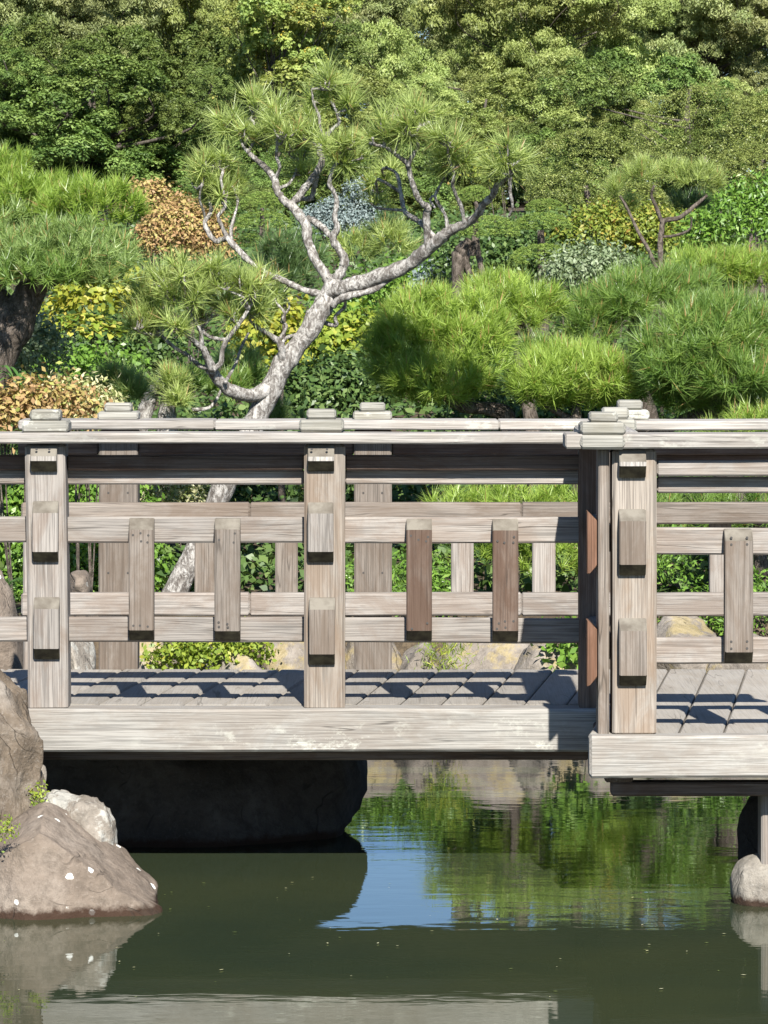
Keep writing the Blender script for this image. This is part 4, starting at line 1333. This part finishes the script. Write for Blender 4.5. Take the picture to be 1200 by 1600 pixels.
fern('arching green fern beside the leftmost post cap', 15, 690, 18.2, 9, 0.22, 3)
fern('small green fern in front of the orange maple', 55, 680, 18.0, 6, 0.15, 5)
fern('low fern behind the leftmost rails', 12, 920, 17.2, 8, 0.26, 7)
st = empty('strap_leaved_plant', P(8, 640, 18.8))
tag(st, 'plant with drooping strap leaves under the pale green shrub', 'plant')
lm2 = leaf_shape('leaf', 0.16, 0.016, 8, 0.75, 0.7)
lm2.materials.append(M['leaf_strap'])
for i in range(16):
    o = bpy.data.objects.new('leaf', lm2)
    link(o, st)
    o.location = (random.uniform(-0.05, 0.08), random.uniform(-0.05, 0.05), random.uniform(0.10, 0.20))
    o.rotation_euler = (random.uniform(-.2, .2), random.uniform(-0.5, 0.1), -math.pi / 2 + random.uniform(-1.5, 1.5))
    k = random.uniform(0.7, 1.15); o.scale = (k, k, k)
obj('stems', tube_mesh('stems', [[(Vector((0.01 * q, 0, -0.3)), 0.006), (Vector((0.02 * q, 0, -0.1)), 0.005), (Vector((0.03 * q, 0, 0.16)), 0.003)] for q in (-1, 0, 1, 2)], 6, 0), M['bark_dark'], st)
bush('shrub', 'dark evergreen behind the stacked cloud-pruned pads', 'shrub', 'l_gloss', [(760, 410, 80, 40), (840, 400, 80, 50)], 29.6, 0.045, 380, 7, jitter=0.9)
bush('shrub', 'green leaves spilling out below the bright yellow broad-leaved shrub', 'shrub', 'l_green', [(160, 572, 60, 20), (105, 575, 44, 20)], 21.7, 0.04, 420, 7, jitter=0.9)
hedge('clipped glossy dome left of the small high pine', 32, [(915, 290, 96, 92), (985, 335, 66, 56)])
hedge('tallest clipped glossy dome above the small high pine', 34, [(1100, 245, 116, 116), (1200, 225, 66, 80)])
hedge('clipped glossy dome touching the photograph edge below the tallest', 31, [(1175, 295, 80, 72)])
bush('shrub', 'orange leaved low maple beside the leftmost post cap', 'shrub', 'l_orange', [(40, 640, 60, 36), (100, 640, 46, 34), (10, 660, 50, 40)], 18.6, 0.035, 600, 8, jitter=0.9)
bush('shrub', 'cream variegated shrub behind the far post cap', 'shrub', 'l_varieg', [(115, 640, 50, 38), (150, 650, 36, 40)], 19.2, 0.034, 800, 8, jitter=0.9, aspect=0.4)
bush('shrub', 'cream variegated shrub seen between the upper rails beside the pale trunk', 'shrub', 'l_varieg', [(245, 780, 50, 44), (290, 800, 40, 50)], 20.9, 0.036, 700, 8, jitter=0.9, aspect=0.4)
bush('shrub', 'pale green shrub under the thick dark trunk', 'shrub', 'l_sage', [(40, 555, 50, 40), (65, 535, 30, 30), (20, 590, 40, 36)], 20.6, 0.035, 600, 8, jitter=0.9)
bush('shrub', 'dark leafy shrub beneath the yellow shrub', 'shrub', 'l_gloss', [(130, 560, 80, 50), (70, 600, 60, 44), (220, 560, 60, 50)], 23.5, 0.05, 420, 7, jitter=0.9)
bush('shrub', 'green leafy shrub seen through the railing at the trunk foot', 'shrub', 'l_green', [(215, 885, 36, 46), (130, 860, 50, 50), (60, 820, 60, 60), (15, 780, 50, 60), (20, 870, 60, 60), (180, 900, 40, 50), (90, 920, 60, 50), (150, 780, 50, 50), (200, 800, 30, 50), (20, 930, 50, 40), (150, 930, 50, 40), (210, 930, 40, 30)], 20.3, 0.036, 560, 8, jitter=0.9)
bush('shrub', 'dark shrub behind the trunk foot seen through the rails', 'shrub', 'l_gloss', [(250, 800, 60, 70), (400, 800, 70, 50), (440, 880, 50, 60), (320, 720, 80, 60), (380, 880, 60, 60), (150, 780, 70, 70), (40, 760, 80, 70), (300, 880, 60, 60), (240, 880, 50, 60)], 22.5, 0.05, 420, 7, jitter=0.9)
bush('shrub', 'dark low shrub in the shade under the yellow-green cushion pine', 'shrub', 'l_gloss', [(620, 810, 60, 60), (540, 850, 60, 70), (500, 830, 50, 60)], 22.4, 0.05, 380, 7, jitter=0.9)
bush('shrub', 'dark shrub behind the low spreading pine', 'shrub', 'l_gloss', [(760, 680, 70, 70), (860, 690, 90, 60), (960, 690, 80, 70), (1050, 720, 80, 60)], 23.6, 0.05, 350, 7, jitter=0.9)
bush('shrub', 'dark leafy shrub behind the platform railing', 'shrub', 'l_gloss', [(1080, 820, 80, 60), (1180, 830, 80, 70), (1000, 830, 60, 60)], 22.6, 0.05, 380, 7, jitter=0.9)
GW = 'weeds and ground cover on the far bank'
bush('ground_cover_plant', 'ground cover with thick leaves spilling over rocks by the trunk foot', 'plant', 'l_yellowgreen', [(330, 1022, 60, 24), (280, 1025, 40, 20), (390, 1015, 30, 20)], 18.35, 0.034, 900, 7, group=GW, stem=False, jitter=0.9, amp=.1)
bush('weed', 'bright weeds growing between bank rocks beside the middle far post', 'plant', 'l_green', [(640, 915, 40, 40), (680, 925, 40, 40), (545, 920, 26, 36), (590, 930, 30, 30)], 19.5, 0.04, 500, 7, group=GW, stem=False, aspect=0.3, jitter=1.0)
bush('weed', 'grassy weed tuft hanging in the joint of the bank rocks', 'plant', 'l_yellowgreen', [(700, 1015, 18, 34), (690, 1040, 14, 30)], 18.35, 0.045, 900, 7, group=GW, stem=False, aspect=0.12, jitter=1.0, droop=0.6)
bush('weed', 'weeds with small leaves below the platform rails', 'plant', 'l_green', [(1100, 960, 50, 40), (1060, 990, 30, 30), (1170, 960, 50, 60), (1050, 890, 30, 50)], 19.4, 0.034, 500, 7, group=GW, stem=False, aspect=0.35, jitter=1.0)
bush('weed', 'dark broad-leaved weed beside the shaded end post', 'plant', 'l_green', [(895, 1000, 26, 26), (905, 1020, 20, 20)], 18.3, 0.05, 500, 7, group=GW, stem=False)
bush('weed', 'low bright weed in the crack above the pale wedged rock', 'plant', 'l_yellowgreen', [(60, 1248, 8, 16)], 13.2, 0.014, 4000, 6, group=GW, stem=False)
bush('weed', 'low weed between the brown boulders at the photograph edge', 'plant', 'l_yellowgreen', [(6, 1300, 13, 15)], 12.75, 0.014, 4000, 6, group=GW, stem=False)

# ------------------------------------------------------------------ trees beyond
def tree(name, label, mat, d, trunk_px, blobs_px, group='trees beyond the garden', bark='bark_far', grow=1.1, deep=1.9, **lk):
    b = P(trunk_px[0], 600, d); b.z = ground_z(b.x, d)
    root = empty(name, b)
    tag(root, label, 'tree', group)
    bl = []
    lim = []
    for q in blobs_px:
        x, y, rx, ry = q[0], q[1], q[2] * grow, q[3] * grow
        dd = d + (q[4] if len(q) > 4 else random.uniform(-1, 1) * deep)
        c = P(x, y, dd) - root.location
        bl.append(((c.x, c.y, c.z), (rx * px(dd), ry * px(dd))))
    top = max(c[2] for c, r in bl)
    w = trunk_px[1] / 2 * px(d)
    lim.append([(Vector((0, 0, -0.2)), w * 1.3), (Vector((w, 0, top * 0.35)), w), (Vector((-w, 0.1, top * 0.7)), w * 0.7), (Vector((0, 0, top)), w * 0.3)])
    for c, r in bl:
        c = Vector(c)
        t = random.uniform(0.35, 0.75)
        a = Vector((0, 0, min(top * t, c.z * 0.8)))
        lim.append([(a, w * 0.32), ((a + c) / 2 + Vector((0, 0, -0.1 * r[1])), w * 0.2), (c, w * 0.12), (c + Vector((random.uniform(-.7, .7) * r[0], -0.5 * r[0], .7 * r[1])), w * 0.05)])
    obj('trunk', tube_mesh('trunk', lim, 7, 0.1, 4), M[bark], root)
    crown = empty('crown', (0, 0, 0), root)
    for c, r in bl:
        o = bpy.data.objects.new('foliage_lobe', lobe_mesh(mat, **lk))
        link(o, crown)
        o.location = c
        o.scale = (r[0], r[0], r[1] * 1.05)
        o.rotation_euler = (random.uniform(-.2, .2), random.uniform(-.2, .2), random.uniform(0, 6.28))
    return root


def ivy(label, n, y0, y1, leaf):
    """undergrowth over the garden slope, leaf by leaf"""
    yy = y0 + (y1 - y0) * rng.uniform(size=n) ** 1.2
    xx = rng.uniform(-1, 1, n) * yy * 0.115
    zz = np.array([gprof(a) for a in yy]) + rng.uniform(0.0, 0.12, n)
    C = np.stack([xx, yy, zz], 1)
    V, var = leaves(C, np.tile(np.array([0, -0.4, 0.6]), (n, 1)), 6, leaf, 0.09, 0.6, 0.9)
    o = obj('undergrowth', np_mesh('undergrowth', V, 4, var), M['l_gloss'])
    return tag(o, label, 'undergrowth', kind='stuff')


ivy('dark low undergrowth covering the slope between the shrubs', 16000, 20.2, 50, 0.07)


def scatter_blobs(x0, x1, y0, y1, n, r0, r1, flat=0.95, seed=0):
    g = random.Random(seed)
    out = []
    for _ in range(n):
        r = g.uniform(r0, r1)
        out.append((g.uniform(x0, x1), g.uniform(y0, y1), r, r * g.uniform(flat * 0.8, flat * 1.2)))
    return out


tree('oak_tree', 'dense dark green round-crowned tree left of the airy pine', 'l_oak', 46, (150, 30),
     [(170, 150, 80, 56), (90, 200, 80, 60), (210, 210, 84, 60), (40, 240, 70, 56), (280, 240, 64, 56), (130, 260, 84, 56), (230, 280, 80, 46), (140, 105, 48, 36), (60, 150, 50, 40), (10, 180, 60, 60), (300, 200, 40, 40), (330, 270, 40, 50), (-20, 270, 60, 50), (320, 320, 50, 40)] + scatter_blobs(-30, 330, 120, 310, 30, 28, 52, seed=4), deep=0.9, leaf=0.085, aspect=0.5, per=190, nsub=54)
tree('poplar_tree', 'pale young tree with yellowing leaves behind the airy pine top', 'l_poplar', 58, (430, 10),
     [(430, 60, 50, 50), (390, 110, 40, 40), (480, 70, 44, 50), (510, 120, 36, 40), (450, 140, 50, 40), (360, 170, 36, 40), (400, 20, 40, 40), (470, 10, 40, 36)] + scatter_blobs(345, 545, -20, 230, 24, 22, 40, seed=8), deep=1.0, leaf=0.15, aspect=0.6, per=55, nsub=40)
GE = 'tall trees beyond the garden'
ek = dict(group=GE, leaf=0.085, aspect=0.34, droop=0.7, per=210, nsub=54)
tree('eucalyptus_tree', 'broad olive-green tall tree above the clipped hedge', 'l_euc', 84, (820, 14),
     scatter_blobs(660, 1000, 20, 270, 34, 34, 74, seed=21) + scatter_blobs(560, 700, 100, 290, 14, 30, 60, seed=22) + scatter_blobs(700, 980, -90, 30, 12, 40, 70, seed=23), **ek)
tree('eucalyptus_tree', 'tall olive tree filling the upper corner above the highest clipped dome', 'l_euc2', 90, (1110, 14),
     scatter_blobs(980, 1260, -40, 220, 32, 34, 74, seed=31) + scatter_blobs(1000, 1240, -170, -40, 12, 40, 70, seed=32), **ek)
tree('eucalyptus_tree', 'shaded tall tree behind the dark round-crowned tree', 'l_euc2', 76, (60, 14),
     scatter_blobs(-60, 200, -30, 190, 28, 34, 70, seed=41) + scatter_blobs(-60, 220, -200, -30, 14, 40, 70, seed=42), **ek)
tree('eucalyptus_tree', 'olive tall tree between the dark round crown and the yellowing tree', 'l_euc', 80, (270, 12),
     scatter_blobs(180, 380, -10, 210, 24, 30, 64, seed=51) + scatter_blobs(180, 400, -160, -10, 12, 36, 60, seed=52), **ek)
tree('eucalyptus_tree', 'hazy tall tree behind the top of the airy pine', 'l_euc2', 96, (590, 12),
     scatter_blobs(490, 720, -10, 270, 26, 34, 66, seed=61) + scatter_blobs(500, 700, -50, 0, 6, 26, 40, seed=62), **ek)
tree('eucalyptus_tree', 'farthest tree row crown behind the broad olive tree', 'l_euc2', 104, (880, 16),
     scatter_blobs(740, 1040, -80, 200, 24, 40, 76, seed=71), **ek)
tree('eucalyptus_tree', 'far dark tree low between the pine top and the hedge', 'l_oak', 62, (690, 14),
     scatter_blobs(600, 860, 190, 340, 20, 30, 54, seed=81), group=GE, leaf=0.085, aspect=0.5, per=190, nsub=54)
tree('eucalyptus_tree', 'far tree row crown behind the shaded tall tree', 'l_euc2', 106, (160, 16),
     scatter_blobs(-40, 480, -100, 240, 34, 44, 80, seed=91), **ek)
tree('oak_tree', 'low dark green tree filling the gap behind the blue spruce', 'l_oak', 55, (560, 14),
     scatter_blobs(360, 700, 245, 400, 26, 32, 54, seed=95), leaf=0.085, aspect=0.5, per=190, nsub=54)
tree('oak_tree', 'dark low trees filling the gaps behind the clipped domes', 'l_oak', 60, (1080, 14),
     scatter_blobs(860, 1250, 140, 340, 30, 34, 58, seed=97), leaf=0.085, aspect=0.5, per=190, nsub=54)
tree('oak_tree', 'dark low tree in the gap behind the dark round-crowned tree', 'l_oak', 70, (230, 14),
     scatter_blobs(-40, 520, 80, 340, 40, 36, 64, seed=98), leaf=0.085, aspect=0.5, per=190, nsub=54)
tree('oak_tree', 'continuous leafy screen low behind the airy pine and the clipped domes', 'l_euc', 66, (760, 12),
     [(x_, random.uniform(225, 320), random.uniform(44, 66), random.uniform(36, 56)) for x_ in range(380, 1260, 22)] + [(x_, random.uniform(150, 240), random.uniform(40, 60), random.uniform(34, 50)) for x_ in range(560, 1240, 34)], leaf=0.085, aspect=0.4, per=190, nsub=54, deep=1.4)
tree('eucalyptus_tree', 'farthest olive crowns closing the view along the top edge', 'l_euc2', 112, (640, 12),
     [(x_, random.uniform(-25, 35), random.uniform(44, 60), random.uniform(40, 52)) for x_ in range(-60, 1270, 30)] + [(x_, random.uniform(50, 120), random.uniform(44, 64), random.uniform(40, 56)) for x_ in range(-60, 1270, 44)], **ek)
tree('oak_tree', 'continuous leafy screen low behind the rusty domes', 'l_oak', 58, (120, 12),
     [(x_, random.uniform(240, 330), random.uniform(44, 66), random.uniform(36, 56)) for x_ in range(-60, 420, 24)], leaf=0.085, aspect=0.5, per=190, nsub=54, deep=1.2)
g_ = np.random.default_rng(5)
fx = g_.uniform(-1.3, 1.3, 70); fy = g_.uniform(11.3, 13.6, 70)
FV = []
for a, b in zip(fx, fy):
    r = g_.uniform(0.002, 0.006); an = g_.uniform(0, 6.28)
    FV.append([(a + r * math.cos(an + k * 1.57) * (1.6 if k % 2 else 0.7), b + r * math.sin(an + k * 1.57) * (1.6 if k % 2 else 0.7), 0.0035) for k in range(4)])
tag(obj('floating_debris', np_mesh('floating_debris', np.array(FV), 4, g_.uniform(0, 1, 70)), M['l_varieg']), 'tiny leaf bits and seeds floating on the pond', 'debris', kind='stuff')
